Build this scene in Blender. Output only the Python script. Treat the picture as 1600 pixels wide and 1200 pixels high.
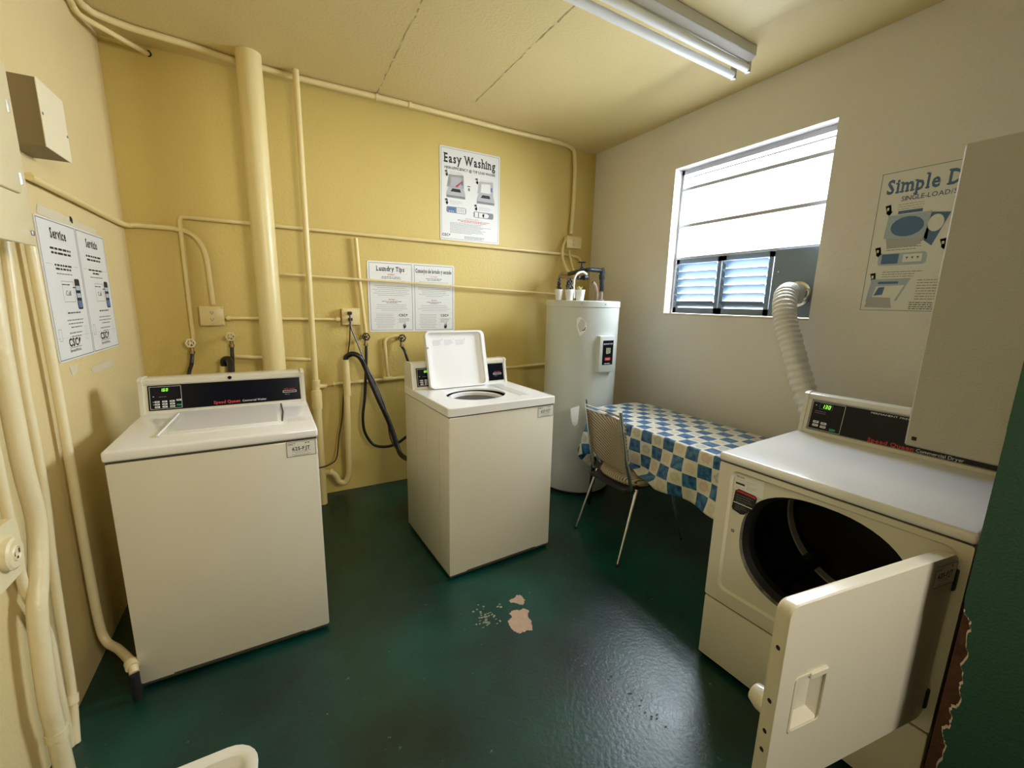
import bpy, bmesh, math, random
from mathutils import Vector, Matrix
random.seed(7)
PI = math.pi
scene = bpy.context.scene
for o in list(bpy.data.objects): bpy.data.objects.remove(o)
C = scene.collection

# ------------------------------------------------------------------ camera
W, H = 3.373, 2.787            # right wall x, ceiling z ; back wall is y=0, left wall x=0
CAM = Vector((0.7111, -3.2862, 1.4474)); FPX = 661.06
CR = Vector((0.87467, -0.48423, 0.02171)); CU = Vector((0.07247, 0.17491, 0.98191)); CF = Vector((0.47927, 0.85728, -0.18808))
cd = bpy.data.cameras.new('camera'); cd.sensor_width = 36; cd.lens = FPX / 1600 * 36; cd.clip_start = 0.02
cam = bpy.data.objects.new('camera', cd); C.objects.link(cam); scene.camera = cam
M = Matrix.Identity(4)
for i in range(3):
    M[i][0] = CR[i]; M[i][1] = CU[i]; M[i][2] = -CF[i]; M[i][3] = CAM[i]
cam.matrix_world = M
# ------------------------------------------------------------------ colour management, sky, daylight
scene.view_settings.view_transform = 'Standard'; scene.view_settings.look = 'None'
scene.view_settings.gamma = 1; scene.view_settings.use_curve_mapping = False
scene.view_settings.exposure = 0.33
world = bpy.data.worlds.new('daylight'); scene.world = world; world.use_nodes = True
bg = world.node_tree.nodes['Background']; bg.inputs[0].default_value = (0.93, 0.96, 1.0, 1); bg.inputs[1].default_value = 4.0

def area(name, loc, rot, sx, sy, power, col):
    l = bpy.data.lights.new(name, 'AREA'); l.shape = 'RECTANGLE'; l.size = sx; l.size_y = sy; l.energy = power; l.color = col
    o = bpy.data.objects.new(name, l); C.objects.link(o); o.location = loc; o.rotation_euler = rot; return o
area('window_daylight', (W + .80, -1.50, 2.50), (0, math.radians(75), 0), 1.7, 2.4, 520, (0.88, 0.94, 1.0))
area('hall_daylight', (1.70, -4.45, 2.12), (math.radians(80), 0, math.radians(14)), .6, .6, 34, (1.0, 0.90, 0.72))

# ------------------------------------------------------------------ helpers
def at(px, py, ax, val):
    """point where the sight line of a photograph pixel meets a real plane of the room"""
    d = CF + CR * ((px - 800) / FPX) - CU * ((py - 600) / FPX)
    return CAM + d * ((val - CAM[ax]) / d[ax])
def B(px, py, y=-.03): return at(px, py, 1, y)
def L(px, py, x=.03): return at(px, py, 0, x)

class Frame:
    def __init__(s, o=(0, 0, 0), u=(1, 0, 0), v=(0, 0, 1), n=None):
        s.o = Vector(o); s.u = Vector(u).normalized(); s.v = Vector(v).normalized()
        s.n = Vector(n).normalized() if n is not None else s.u.cross(s.v)
    def p(s, a, b, c=0): return s.o + s.u * a + s.v * b + s.n * c

_tc = {}
def glyph(ch, bold):
    k = (ch, bold)
    if k not in _tc:
        cu = bpy.data.curves.new('t', 'FONT'); cu.body = ch; cu.size = 1; cu.resolution_u = 2; cu.offset = bold
        cu.fill_mode = 'FRONT'
        ob = bpy.data.objects.new('t', cu); me = bpy.data.meshes.new_from_object(ob)
        vs = [(v.co.x, v.co.y) for v in me.vertices]; fs = [tuple(f.vertices) for f in me.polygons]
        bpy.data.objects.remove(ob); bpy.data.meshes.remove(me); bpy.data.curves.remove(cu)
        _tc[k] = (vs, fs)
    return _tc[k]
# slab serifs for the poster headings: (x fraction of the letter box, height, side) ; heights b=base x=x-height c=cap a=ascender d=descender
SER = {'E': 'lb lc', 'W': 'lc mc rc', 'n': 'lb rb lx', 'h': 'lb rb la', 'i': 'mb lx', 'm': 'lb mb rb lx', 'p': 'ld lx', 'l': 'mb la', 'L': 'lb lc',
       'T': 'mb', 'u': 'lx rx rb', 'd': 'ra rb', 'r': 'lb lx', 'y': 'lx rx', 'g': '', 'D': 'lb lc', 'v': 'lx rx', 'j': 'lx', 'S': '', 'a': 'rb'}
HT = {'b': 0.0, 'x': .5, 'c': .7, 'a': .73, 'd': -.2}

class G:
    """collects geometry of ONE mesh object"""
    def __init__(s): s.v = []; s.f = []; s.m = []; s.uv = {}
    def add(s, vs, fs, m=0):
        b = len(s.v); s.v += [Vector(x) for x in vs]
        for f in fs: s.f.append([b + i for i in f]); s.m.append(m)
        return s
    def box(s, x0, x1, y0, y1, z0, z1, m=0, fr=None):
        vs = [(x, y, z) for x in (x0, x1) for y in (y0, y1) for z in (z0, z1)]
        if fr: vs = [fr.p(*q) for q in vs]
        return s.add(vs, [(0, 1, 3, 2), (4, 6, 7, 5), (0, 4, 5, 1), (2, 3, 7, 6), (0, 2, 6, 4), (1, 5, 7, 3)], m)
    def rbox(s, x0, x1, y0, y1, z0, z1, r=.01, seg=2, m=0, fr=None):
        bm = bmesh.new(); bmesh.ops.create_cube(bm, size=1)
        for v in bm.verts: v.co = Vector(((x0 + x1) / 2 + v.co.x * (x1 - x0), (y0 + y1) / 2 + v.co.y * (y1 - y0), (z0 + z1) / 2 + v.co.z * (z1 - z0)))
        bmesh.ops.bevel(bm, geom=bm.edges[:], offset=r, segments=seg, profile=.5, affect='EDGES')
        return s.bm(bm, m, fr)
    def bm(s, bm, m=0, fr=None):
        bm.verts.index_update(); vs = [v.co.copy() for v in bm.verts]
        if fr: vs = [fr.p(*q) for q in vs]
        fs = [[v.index for v in f.verts] for f in bm.faces]; bm.free(); return s.add(vs, fs, m)
    def quad(s, a, b, c, d, m=0): return s.add([a, b, c, d], [(0, 1, 2, 3)], m)
    def poly(s, pts, m=0, fr=None, c=0):
        if fr: pts = [fr.p(p[0], p[1], c) for p in pts]
        return s.add(pts, [list(range(len(pts)))], m)
    def prism(s, pts, c0, c1, m=0, fr=None):
        fr = fr or Frame(); n = len(pts)
        vs = [fr.p(a, b, c0) for a, b in pts] + [fr.p(a, b, c1) for a, b in pts]
        fs = [list(range(n))[::-1], list(range(n, 2 * n))] + [(i, (i + 1) % n, n + (i + 1) % n, n + i) for i in range(n)]
        return s.add(vs, fs, m)
    def plate(s, outer, hole, c0, c1, m=0, fr=None):
        """flat plate with one hole, both outlines as 2D point lists"""
        fr = fr or Frame(); bm = bmesh.new()
        a = [bm.verts.new((p[0], p[1], 0)) for p in outer]; b = [bm.verts.new((p[0], p[1], 0)) for p in hole]
        es = [bm.edges.new((l[i], l[(i + 1) % len(l)])) for l in (a, b) for i in range(len(l))]
        bmesh.ops.triangle_fill(bm, edges=es, use_beauty=True)
        bm.verts.index_update(); vs = [v.co.copy() for v in bm.verts]; fs = [[v.index for v in f.verts] for f in bm.faces]; bm.free()
        s.add([fr.p(v.x, v.y, c1) for v in vs], fs, m); s.add([fr.p(v.x, v.y, c0) for v in vs], [f[::-1] for f in fs], m)
        for l in (outer, hole):
            n = len(l); s.add([fr.p(x, y, c0) for x, y in l] + [fr.p(x, y, c1) for x, y in l], [(i, (i + 1) % n, n + (i + 1) % n, n + i) for i in range(n)], m)
        return s
    def tube(s, pts, r, m=0, seg=12, cap=True, fillet=0, smooth=0):
        pts = [Vector(p) for p in pts]
        if fillet: pts = fil(pts, fillet)
        if smooth: pts = spl(pts, smooth)
        n = len(pts); rr = r if callable(r) else (lambda i: r)
        ring = []; t0 = None
        for i, p in enumerate(pts):
            t = (pts[min(i + 1, n - 1)] - pts[max(i - 1, 0)]).normalized()
            if t0 is None:
                up = Vector((0, 0, 1)) if abs(t.z) < .9 else Vector((1, 0, 0)); u = t.cross(up).normalized()
            else:
                u = (u - t * u.dot(t)).normalized()
            t0 = t; w = t.cross(u); R = rr(i)
            ring.append([p + (u * math.cos(2 * PI * k / seg) + w * math.sin(2 * PI * k / seg)) * R for k in range(seg)])
        vs = [q for rg in ring for q in rg]
        fs = [(i * seg + k, i * seg + (k + 1) % seg, (i + 1) * seg + (k + 1) % seg, (i + 1) * seg + k) for i in range(n - 1) for k in range(seg)]
        if cap: fs += [list(range(seg))[::-1], [(n - 1) * seg + k for k in range(seg)]]
        return s.add(vs, fs, m)
    def lathe(s, prof, o=(0, 0, 0), ax=(0, 0, 1), m=0, seg=32, cap=False):
        ax = Vector(ax).normalized(); u = ax.cross(Vector((0, 0, 1)) if abs(ax.z) < .9 else Vector((1, 0, 0))).normalized(); w = ax.cross(u); o = Vector(o)
        vs = [o + ax * z + (u * math.cos(2 * PI * k / seg) + w * math.sin(2 * PI * k / seg)) * r for r, z in prof for k in range(seg)]
        n = len(prof); fs = [(i * seg + k, i * seg + (k + 1) % seg, (i + 1) * seg + (k + 1) % seg, (i + 1) * seg + k) for i in range(n - 1) for k in range(seg)]
        if cap: fs += [list(range(seg))[::-1], [(n - 1) * seg + k for k in range(seg)]]
        return s.add(vs, fs, m)
    def rect(s, a0, a1, b0, b1, m, fr, c=.0006): return s.poly([(a0, b0), (a1, b0), (a1, b1), (a0, b1)], m, fr, c)
    def outline(s, a0, a1, b0, b1, t, m, fr, c=.0006):
        s.rect(a0, a1, b0, b0 + t, m, fr, c); s.rect(a0, a1, b1 - t, b1, m, fr, c); s.rect(a0, a0 + t, b0, b1, m, fr, c); s.rect(a1 - t, a1, b0, b1, m, fr, c); return s
    def text(s, body, a, b, size, m, fr, c=.0008, bold=0, width=None, align='l', serif=False, shear=0):
        """flat lettering; width squeezes or stretches the line to fit"""
        x = 0; items = []
        for ch in body:
            if ch == ' ': x += .3; continue
            vs, fs = glyph(ch, bold)
            if not vs: x += .3; continue
            x0 = min(v[0] for v in vs); x1 = max(v[0] for v in vs)
            items.append((x - x0, vs, fs, ch, x, x + x1 - x0)); x += x1 - x0 + (.13 if serif else .075)
        tot = max(x, .01); sx = size if width is None else width / tot
        off = {'l': 0, 'c': -tot * sx / 2, 'r': -tot * sx}[align]
        for dx, vs, fs, ch, g0, g1 in items:
            s.add([fr.p(a + off + (q[0] + dx) * sx + q[1] * shear * size, b + q[1] * size, c) for q in vs], fs, m)
            if serif:
                for k in SER.get(ch, '').split():
                    cx = {'l': g0 + .05, 'm': (g0 + g1) / 2, 'r': g1 - .05}[k[0]]; hy = HT[k[1]]
                    y0, y1 = (hy - .01, hy + .07) if k[1] in 'bd' else (hy - .06, hy + .02)
                    w0, w1 = (.12, .12) if not (k[0] == 'l' and k[1] in 'xa') else (.14, .04)
                    s.add([fr.p(a + off + q * sx, b + y * size, c + .0001) for q, y in ((cx - w0, y0), (cx + w1, y0), (cx + w1, y1), (cx - w0, y1))], [(0, 1, 2, 3)], m)
        return s
    def fine(s, a0, a1, b, n, dy, h, m, fr, centre=False, seed=1, c=.0006):
        """rows of small print, each row broken into word-sized strokes"""
        rnd = random.Random(seed)
        for i in range(n):
            w = (a1 - a0) * (rnd.uniform(.7, 1) if i < n - 1 else rnd.uniform(.4, .8)); x = (a0 + a1 - w) / 2 if centre else a0; e = x + w
            while x < e:
                q = min(rnd.uniform(1.2, 4.5) * h * 1.3, e - x); s.rect(x, x + q, b - i * dy, b - i * dy + h, m, fr, c); x += q + h * .9
        return s
    def build(s, name, mats, parent=None, smooth=30, recentre=None, loc=None):
        mats = mats if isinstance(mats, (list, tuple)) else [mats]
        me = bpy.data.meshes.new(name); org = Vector((0, 0, 0))
        if parent is None and recentre is not False:
            lo = [min(v[i] for v in s.v) for i in range(3)]; hi = [max(v[i] for v in s.v) for i in range(3)]
            org = Vector(((lo[0] + hi[0]) / 2, (lo[1] + hi[1]) / 2, lo[2]))
        me.from_pydata([tuple(v - org) for v in s.v], [], s.f); me.update()
        for mt in mats: me.materials.append(mt)
        for p, mi in zip(me.polygons, s.m): p.material_index = mi
        bm = bmesh.new(); bm.from_mesh(me)
        closed = [f for f in bm.faces if all(len(e.link_faces) == 2 for e in f.edges)]
        if closed: bmesh.ops.recalc_face_normals(bm, faces=closed)
        bm.to_mesh(me); bm.free()
        if smooth:
            me.shade_smooth(); me.set_sharp_from_angle(angle=math.radians(smooth))
        ob = bpy.data.objects.new(name, me); C.objects.link(ob); ob.location = org
        if parent is not None: ob.parent = parent
        return ob
def fil(pts, r, seg=6):
    out = [pts[0]]
    for a, b, c in zip(pts, pts[1:], pts[2:]):
        d1 = (a - b); d2 = (c - b); k = min(r, d1.length * .49, d2.length * .49); p = b + d1.normalized() * k; q = b + d2.normalized() * k
        for i in range(seg + 1):
            t = i / seg; out.append(p * (1 - t) ** 2 + b * 2 * t * (1 - t) + q * t * t)
    return out + [pts[-1]]
def spl(pts, n):
    P = [pts[0] * 2 - pts[1]] + pts + [pts[-1] * 2 - pts[-2]]; out = []
    for i in range(1, len(P) - 2):
        for k in range(n):
            t = k / n; a, b, c, d = P[i - 1], P[i], P[i + 1], P[i + 2]
            out.append(.5 * (2 * b + (c - a) * t + (2 * a - 5 * b + 4 * c - d) * t * t + (3 * b - 3 * c + d - a) * t ** 3))
    return out + [pts[-1]]
def rrect(x0, x1, y0, y1, r, n=6):
    out = []
    for cx, cy, a in ((x1 - r, y1 - r, 0), (x0 + r, y1 - r, 90), (x0 + r, y0 + r, 180), (x1 - r, y0 + r, 270)):
        for i in range(n + 1):
            t = math.radians(a + 90 * i / n); out.append((cx + r * math.cos(t), cy + r * math.sin(t)))
    return out
def tag(o, label, cat, group=None, kind=None):
    if label: o['label'] = label
    if cat: o['category'] = cat
    if group: o['group'] = group
    if kind: o['kind'] = kind
    return o
def thing(name, label, cat, loc=(0, 0, 0), rz=0, group=None):
    o = bpy.data.objects.new(name, None); C.objects.link(o); o.location = loc; o.rotation_euler = (0, 0, rz); o.empty_display_size = .1
    return tag(o, label, cat, group)
def lab(o, t): o['label'] = t; return o

# ------------------------------------------------------------------ materials
def mat(name, col, rough=.5, metal=0, bump=0, bscale=60, var=0, vscale=3, emit=None, estr=0, spec=.5, coat=0, detail=3):
    m = bpy.data.materials.new(name); m.use_nodes = True; nt = m.node_tree; b = nt.nodes['Principled BSDF']
    b.inputs['Base Color'].default_value = (*col, 1); b.inputs['Roughness'].default_value = rough; b.inputs['Metallic'].default_value = metal
    b.inputs['Specular IOR Level'].default_value = spec; b.inputs['Coat Weight'].default_value = coat
    tc = nt.nodes.new('ShaderNodeTexCoord')
    if var:
        n = nt.nodes.new('ShaderNodeTexNoise'); n.inputs['Scale'].default_value = vscale; n.inputs['Detail'].default_value = 5
        nt.links.new(tc.outputs['Object'], n.inputs['Vector'])
        mx = nt.nodes.new('ShaderNodeMix'); mx.data_type = 'RGBA'; nt.links.new(n.outputs['Fac'], mx.inputs[0])
        mx.inputs[6].default_value = (*[c * (1 - var) for c in col], 1); mx.inputs[7].default_value = (*[min(1, c * (1 + var)) for c in col], 1)
        nt.links.new(mx.outputs[2], b.inputs['Base Color'])
    if bump:
        n = nt.nodes.new('ShaderNodeTexNoise'); n.inputs['Scale'].default_value = bscale; n.inputs['Detail'].default_value = detail
        nt.links.new(tc.outputs['Object'], n.inputs['Vector'])
        bp = nt.nodes.new('ShaderNodeBump'); bp.inputs['Strength'].default_value = bump; bp.inputs['Distance'].default_value = .004
        nt.links.new(n.outputs['Fac'], bp.inputs['Height']); nt.links.new(bp.outputs['Normal'], b.inputs['Normal'])
    if emit: b.inputs['Emission Color'].default_value = (*emit, 1); b.inputs['Emission Strength'].default_value = estr
    return m
CREAM = (.64, .49, .145)
m_wall = mat('cream_wall_paint', CREAM, .5, bump=.5, bscale=55, var=.05, vscale=2.2)
m_wall_l = mat('cream_left_wall_paint', (.71, .57, .28), .5, bump=.6, bscale=60, var=.05, vscale=2.5)
m_wall_r = mat('cool_light_right_wall_paint', (.80, .77, .72), .55, bump=.35, bscale=55, var=.04, vscale=2)  # greyer than the cream walls: cool daylight is put into the colour
m_ceil = mat('cream_ceiling_paint', (.70, .56, .26), .6, bump=.35, bscale=70, var=.04, vscale=2)
m_pipe = mat('cream_pipe_paint', (.78, .64, .30), .35, bump=.35, bscale=50, var=.06, vscale=8)
m_pipe_l = mat('cream_conduit_paint', (.78, .68, .42), .35, bump=.5, bscale=45, var=.05, vscale=8)
m_white = mat('shaded_white_enamel', (.71, .68, .565), .25, bump=.06, bscale=120)  # beige carries the dimmer, yellower light on fronts, sides and consoles
m_enam = mat('lit_white_enamel', (.86, .86, .85), .12)  # same enamel, the brighter light on the tops put into the colour
m_seam = mat('dark_seam', (.05, .045, .035), .6)
m_black = mat('black_gloss_panel', (.004, .005, .010), .2, spec=.2)
m_ink = mat('black_ink', (.012, .012, .015), .5)
m_grey = mat('grey_ink', (.22, .22, .23), .5)
m_mid = mat('mid_grey_ink', (.45, .46, .47), .5)
m_red = mat('red_ink', (.55, .03, .03), .5)
m_blue = mat('blue_ink', (.08, .17, .36), .5)
m_lblue = mat('pale_blue_ink', (.42, .52, .62), .5)
m_green = mat('green_button', (.0, .30, .17), .4)
m_paper = mat('white_placard', (.78, .79, .76), .35)
m_chrome = mat('chrome', (.72, .72, .70), .12, 1)
m_steel = mat('galvanised_steel', (.42, .43, .44), .35, .9, bump=.1)
m_rubber = mat('black_rubber', (.008, .008, .01), .35)
m_dark = mat('dark_void', (.006, .006, .007), .6)
m_led = mat('green_led', (.1, .5, .05), .4, emit=(.35, 1, .08), estr=1.1)
m_ledw = mat('white_led', (.8, .8, .8), .4, emit=(1, 1, 1), estr=1.2)
m_brass = mat('weathered_brass', (.25, .17, .07), .4, .8, bump=.3)
m_tank = mat('grey_green_tank_enamel', (.60, .63, .58), .28, bump=.05)
m_alu = mat('crinkled_white_foil', (.80, .80, .78), .4, .12, bump=.9, bscale=110)
m_blued = mat('blue_grey_sheet_metal', (.20, .27, .35), .4, .3, bump=.05)
m_gwall = mat('green_wall_paint', (.012, .06, .034), .5, bump=.4, bscale=170, var=.08)
m_brick = mat('bare_brown_brick', (.085, .035, .018), .9, bump=1, bscale=60, var=.5, vscale=25)
m_plast = mat('broken_plaster', (.62, .5, .38), .9, bump=1, bscale=90)
m_vinyl = None
m_dpipe = mat('dark_iron_pipe', (.025, .035, .05), .45, .3, bump=.5, bscale=50)
m_sock = mat('tube_lamp_glass', (.80, .80, .76), .3)
m_fix = mat('fixture_white_metal', (.66, .64, .56), .35)
m_fcrack = mat('cracked_plaster_line', (.36, .30, .16), .9)

def floor_material():
    m = mat('green_painted_concrete', (.003, .055, .042), .3, spec=.6); nt = m.node_tree; b = nt.nodes['Principled BSDF']; lk = nt.links.new
    tc = nt.nodes.new('ShaderNodeTexCoord'); N = lambda t: nt.nodes.new(t)
    n1 = N('ShaderNodeTexNoise'); n1.inputs['Scale'].default_value = 2.2; n1.inputs['Detail'].default_value = 6; lk(tc.outputs['Object'], n1.inputs['Vector'])
    r1 = N('ShaderNodeValToRGB'); r1.color_ramp.elements[0].position = .3; r1.color_ramp.elements[0].color = (.0005, .012, .010, 1)
    r1.color_ramp.elements[1].position = .7; r1.color_ramp.elements[1].color = (.001, .066, .050, 1); lk(n1.outputs['Fac'], r1.inputs[0])
    n2 = N('ShaderNodeTexNoise'); n2.inputs['Scale'].default_value = 46; n2.inputs['Detail'].default_value = 4; lk(tc.outputs['Object'], n2.inputs['Vector'])
    r2 = N('ShaderNodeValToRGB'); r2.color_ramp.elements[0].position = .70; r2.color_ramp.elements[0].color = (0, 0, 0, 1); r2.color_ramp.elements[1].position = .76
    r2.color_ramp.elements[1].color = (1, 1, 1, 1); lk(n2.outputs['Fac'], r2.inputs[0])
    mx = N('ShaderNodeMix'); mx.data_type = 'RGBA'; lk(r2.outputs[0], mx.inputs[0]); lk(r1.outputs[0], mx.inputs[6]); mx.inputs[7].default_value = (.16, .2, .17, 1)
    lk(mx.outputs[2], b.inputs['Base Color'])
    n3 = N('ShaderNodeTexNoise'); n3.inputs['Scale'].default_value = 7; n3.inputs['Detail'].default_value = 8; lk(tc.outputs['Object'], n3.inputs['Vector'])
    mr = N('ShaderNodeMapRange'); mr.inputs[3].default_value = .27; mr.inputs[4].default_value = .40; lk(n3.outputs['Fac'], mr.inputs[0]); lk(mr.outputs[0], b.inputs['Roughness'])
    n4 = N('ShaderNodeTexNoise'); n4.inputs['Scale'].default_value = 65; n4.inputs['Detail'].default_value = 6; lk(tc.outputs['Object'], n4.inputs['Vector'])
    bp = N('ShaderNodeBump'); bp.inputs['Strength'].default_value = .38; bp.inputs['Distance'].default_value = .003; lk(n4.outputs['Fac'], bp.inputs['Height']); lk(bp.outputs[0], b.inputs['Normal'])
    return m
m_floor = floor_material()
def vinyl_material():
    m = mat('striped_tan_vinyl', (.42, .33, .2), .45); nt = m.node_tree; b = nt.nodes['Principled BSDF']; lk = nt.links.new; N = lambda t: nt.nodes.new(t)
    tc = N('ShaderNodeTexCoord'); w = N('ShaderNodeTexWave'); w.wave_type = 'BANDS'; w.bands_direction = 'Z'; w.inputs['Scale'].default_value = 17; w.inputs['Distortion'].default_value = .6
    w.inputs['Detail'].default_value = 2; mp = N('ShaderNodeMapping'); mp.inputs['Rotation'].default_value = (math.radians(-28), 0, 0); lk(tc.outputs['Object'], mp.inputs['Vector']); lk(mp.outputs[0], w.inputs['Vector'])
    r = N('ShaderNodeValToRGB'); r.color_ramp.elements[0].position = .12; r.color_ramp.elements[0].color = (.07, .05, .03, 1); r.color_ramp.elements[1].position = .35; r.color_ramp.elements[1].color = (.50, .40, .26, 1)
    lk(w.outputs['Fac'], r.inputs[0]); lk(r.outputs[0], b.inputs['Base Color'])
    bp = N('ShaderNodeBump'); bp.inputs['Strength'].default_value = .4; bp.inputs['Distance'].default_value = .003; lk(w.outputs['Fac'], bp.inputs['Height']); lk(bp.outputs[0], b.inputs['Normal'])
    return m
m_vinyl = vinyl_material(); m_vseat = m_vinyl.copy(); m_vseat.node_tree.nodes['Wave Texture'].bands_direction = 'Y'; m_vseat.node_tree.nodes['Mapping'].inputs['Rotation'].default_value = (0, 0, .35); m_vseat.node_tree.nodes['Wave Texture'].inputs['Scale'].default_value = 20
def cloth_material():
    m = mat('checked_oilcloth', (.8, .8, .7), .3, spec=.5); nt = m.node_tree; b = nt.nodes['Principled BSDF']; lk = nt.links.new; N = lambda t: nt.nodes.new(t)
    uv = N('ShaderNodeUVMap'); uv.uv_map = 'UVMap'
    def M(op, a, bb=None):
        n = N('ShaderNodeMath'); n.operation = op
        for i, x in enumerate((a, bb)):
            if x is None: continue
            if isinstance(x, (int, float)): n.inputs[i].default_value = x
            else: lk(x, n.inputs[i])
        return n.outputs[0]
    sp = N('ShaderNodeSeparateXYZ'); lk(uv.outputs[0], sp.inputs[0]); U, V = sp.outputs[0], sp.outputs[1]
    fu, fv = M('FLOOR', U), M('FLOOR', V); par = M('MODULO', M('ADD', M('ADD', fu, fv), 200.0), 2.0)
    isblue = M('LESS_THAN', par, .5)
    cb = N('ShaderNodeCombineXYZ'); lk(fu, cb.inputs[0]); lk(fv, cb.inputs[1])
    wn = N('ShaderNodeTexWhiteNoise'); wn.noise_dimensions = '3D'; lk(cb.outputs[0], wn.inputs[0]); rnd = wn.outputs[0]
    no = N('ShaderNodeTexNoise'); no.inputs['Scale'].default_value = 2.6; no.inputs['Detail'].default_value = 4; lk(uv.outputs[0], no.inputs['Vector'])
    rb = N('ShaderNodeValToRGB'); rb.color_ramp.elements[0].position = .35; rb.color_ramp.elements[0].color = (.008, .060, .20, 1); rb.color_ramp.elements[1].position = .72; rb.color_ramp.elements[1].color = (.10, .30, .52, 1); lk(no.outputs['Fac'], rb.inputs[0])
    # cream squares with a motif colour chosen per square
    rc = N('ShaderNodeValToRGB'); rc.color_ramp.interpolation = 'CONSTANT'
    cols = [(0, (.50, .52, .16)), (.2, (.62, .42, .26)), (.38, (.12, .30, .32)), (.52, (.66, .30, .22)), (.66, (.55, .55, .35)), (.82, (.68, .50, .22))]
    rc.color_ramp.elements[0].color = (*cols[0][1], 1); rc.color_ramp.elements[1].position = cols[1][0]; rc.color_ramp.elements[1].color = (*cols[1][1], 1)
    for pz, cc in cols[2:]:
        e = rc.color_ramp.elements.new(pz); e.color = (*cc, 1)
    lk(rnd, rc.inputs[0])
    du, dv = M('SUBTRACT', M('FRACT', U), .5), M('SUBTRACT', M('FRACT', V), .5)
    rad = M('SQRT', M('ADD', M('MULTIPLY', du, du), M('MULTIPLY', dv, dv)))
    n2 = N('ShaderNodeTexNoise'); n2.inputs['Scale'].default_value = 5; n2.inputs['Detail'].default_value = 3; lk(uv.outputs[0], n2.inputs['Vector'])
    ring = M('LESS_THAN', M('ABSOLUTE', M('SUBTRACT', rad, M('MULTIPLY', n2.outputs['Fac'], .52))), .075)
    ring = M('MULTIPLY', ring, .42); blob = M('MULTIPLY', M('LESS_THAN', rad, M('MULTIPLY', n2.outputs['Fac'], .42)), .28)
    mot = M('MAXIMUM', ring, blob)
    mx1 = N('ShaderNodeMix'); mx1.data_type = 'RGBA'; lk(mot, mx1.inputs[0]); mx1.inputs[6].default_value = (.80, .77, .62, 1); lk(rc.outputs[0], mx1.inputs[7])
    mx2 = N('ShaderNodeMix'); mx2.data_type = 'RGBA'; lk(isblue, mx2.inputs[0]); lk(mx1.outputs[2], mx2.inputs[6]); lk(rb.outputs[0], mx2.inputs[7])
    edge = M('GREATER_THAN', M('MAXIMUM', M('ABSOLUTE', du), M('ABSOLUTE', dv)), .475)
    mx3 = N('ShaderNodeMix'); mx3.data_type = 'RGBA'; lk(edge, mx3.inputs[0]); lk(mx2.outputs[2], mx3.inputs[6]); mx3.inputs[7].default_value = (.80, .78, .66, 1)
    lk(mx3.outputs[2], b.inputs['Base Color'])
    return m
m_cloth = cloth_material()
def glass_material():
    m = bpy.data.materials.new('window_glass'); m.use_nodes = True; nt = m.node_tree; nt.nodes.clear(); N = lambda t: nt.nodes.new(t)
    o = N('ShaderNodeOutputMaterial'); mx = N('ShaderNodeMixShader'); t = N('ShaderNodeBsdfTransparent'); g = N('ShaderNodeBsdfGlossy'); g.inputs['Roughness'].default_value = .05
    t.inputs[0].default_value = (.95, .97, 1, 1); mx.inputs[0].default_value = .06
    nt.links.new(t.outputs[0], mx.inputs[1]); nt.links.new(g.outputs[0], mx.inputs[2]); nt.links.new(mx.outputs[0], o.inputs[0]); return m
m_glass = glass_material()

# ------------------------------------------------------------------ the room
YF = -3.04        # room face of the front wall (the camera stands in its doorway)
def struct(g, name, mats, parent=None, smooth=0):
    o = g.build(name, mats, parent, smooth, recentre=False)
    if parent is None: o['kind'] = 'structure'
    return o
fl = struct(G().box(-.2, W + .3, YF - .9, .2, -.12, 0), 'floor', m_floor)
def ragged(cx, cy, rx, ry, n, seed, j=.35):
    r = random.Random(seed); out = []
    for i in range(n):
        t = 2 * PI * i / n; k = 1 + r.uniform(-j, j); out.append((cx + rx * k * math.cos(t), cy + ry * k * math.sin(t)))
    return out
m_bare = mat('bare_concrete', (.50, .36, .26), .9, bump=.5, bscale=90, var=.18, vscale=40)
FF = Frame((0, 0, 0), (1, 0, 0), (0, 1, 0))
def patch(pix, name='bare_concrete_patch'):
    rp_ = random.Random(len(pix)); q = []
    for (a, b), (c, e) in zip(pix, pix[1:] + pix[:1]):
        for k in range(4): q.append((a + (c - a) * k / 4 + rp_.uniform(-1.1, 1.1), b + (e - b) * k / 4 + rp_.uniform(-1.1, 1.1)))
    g = G(); g.prism([tuple(at(a, b, 2, 0)[:2]) for a, b in q], .0002, .0012, 0, FF); return struct(g, name, m_bare, fl)
patch([(796, 958), (803, 953), (812, 954), (818, 951), (827, 955), (824, 960), (830, 972), (832, 985), (822, 986), (812, 990), (803, 987), (797, 979), (794, 971), (800, 964)])
patch([(795, 939), (803, 935), (809, 930), (815, 930), (820, 938), (817, 946), (808, 942), (800, 942)])
m_chip = mat('worn_paint', (.10, .17, .11), .7, bump=.5)
g = G(); r_ = random.Random(3)
for i in range(46):
    a, b = r_.gauss(760, 11), r_.gauss(966, 9); p = at(a, b, 2, 0); g.poly([(x, y) for x, y in ragged(p.x, p.y, r_.uniform(.003, .009), r_.uniform(.002, .006), 6, i)], 0, FF, .0008)
struct(g, 'worn_paint_flecks', mat('worn_paint_pale', (.30, .33, .24), .8), fl)['kind'] = 'stuff'
g = G()
for a, b in ((986, 1084), (1002, 1095), (999, 1103), (1008, 1114), (1018, 1120), (1027, 1117), (1027, 1123), (1017, 1124), (1040, 1136), (955, 1057), (951, 1062), (983, 1084)):
    p = at(a, b, 2, 0); g.poly(ragged(p.x, p.y, .006, .0035, 7, a), 0, FF, .0008)
struct(g, 'dark_paint_chips', m_dark, fl)['kind'] = 'stuff'

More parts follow.
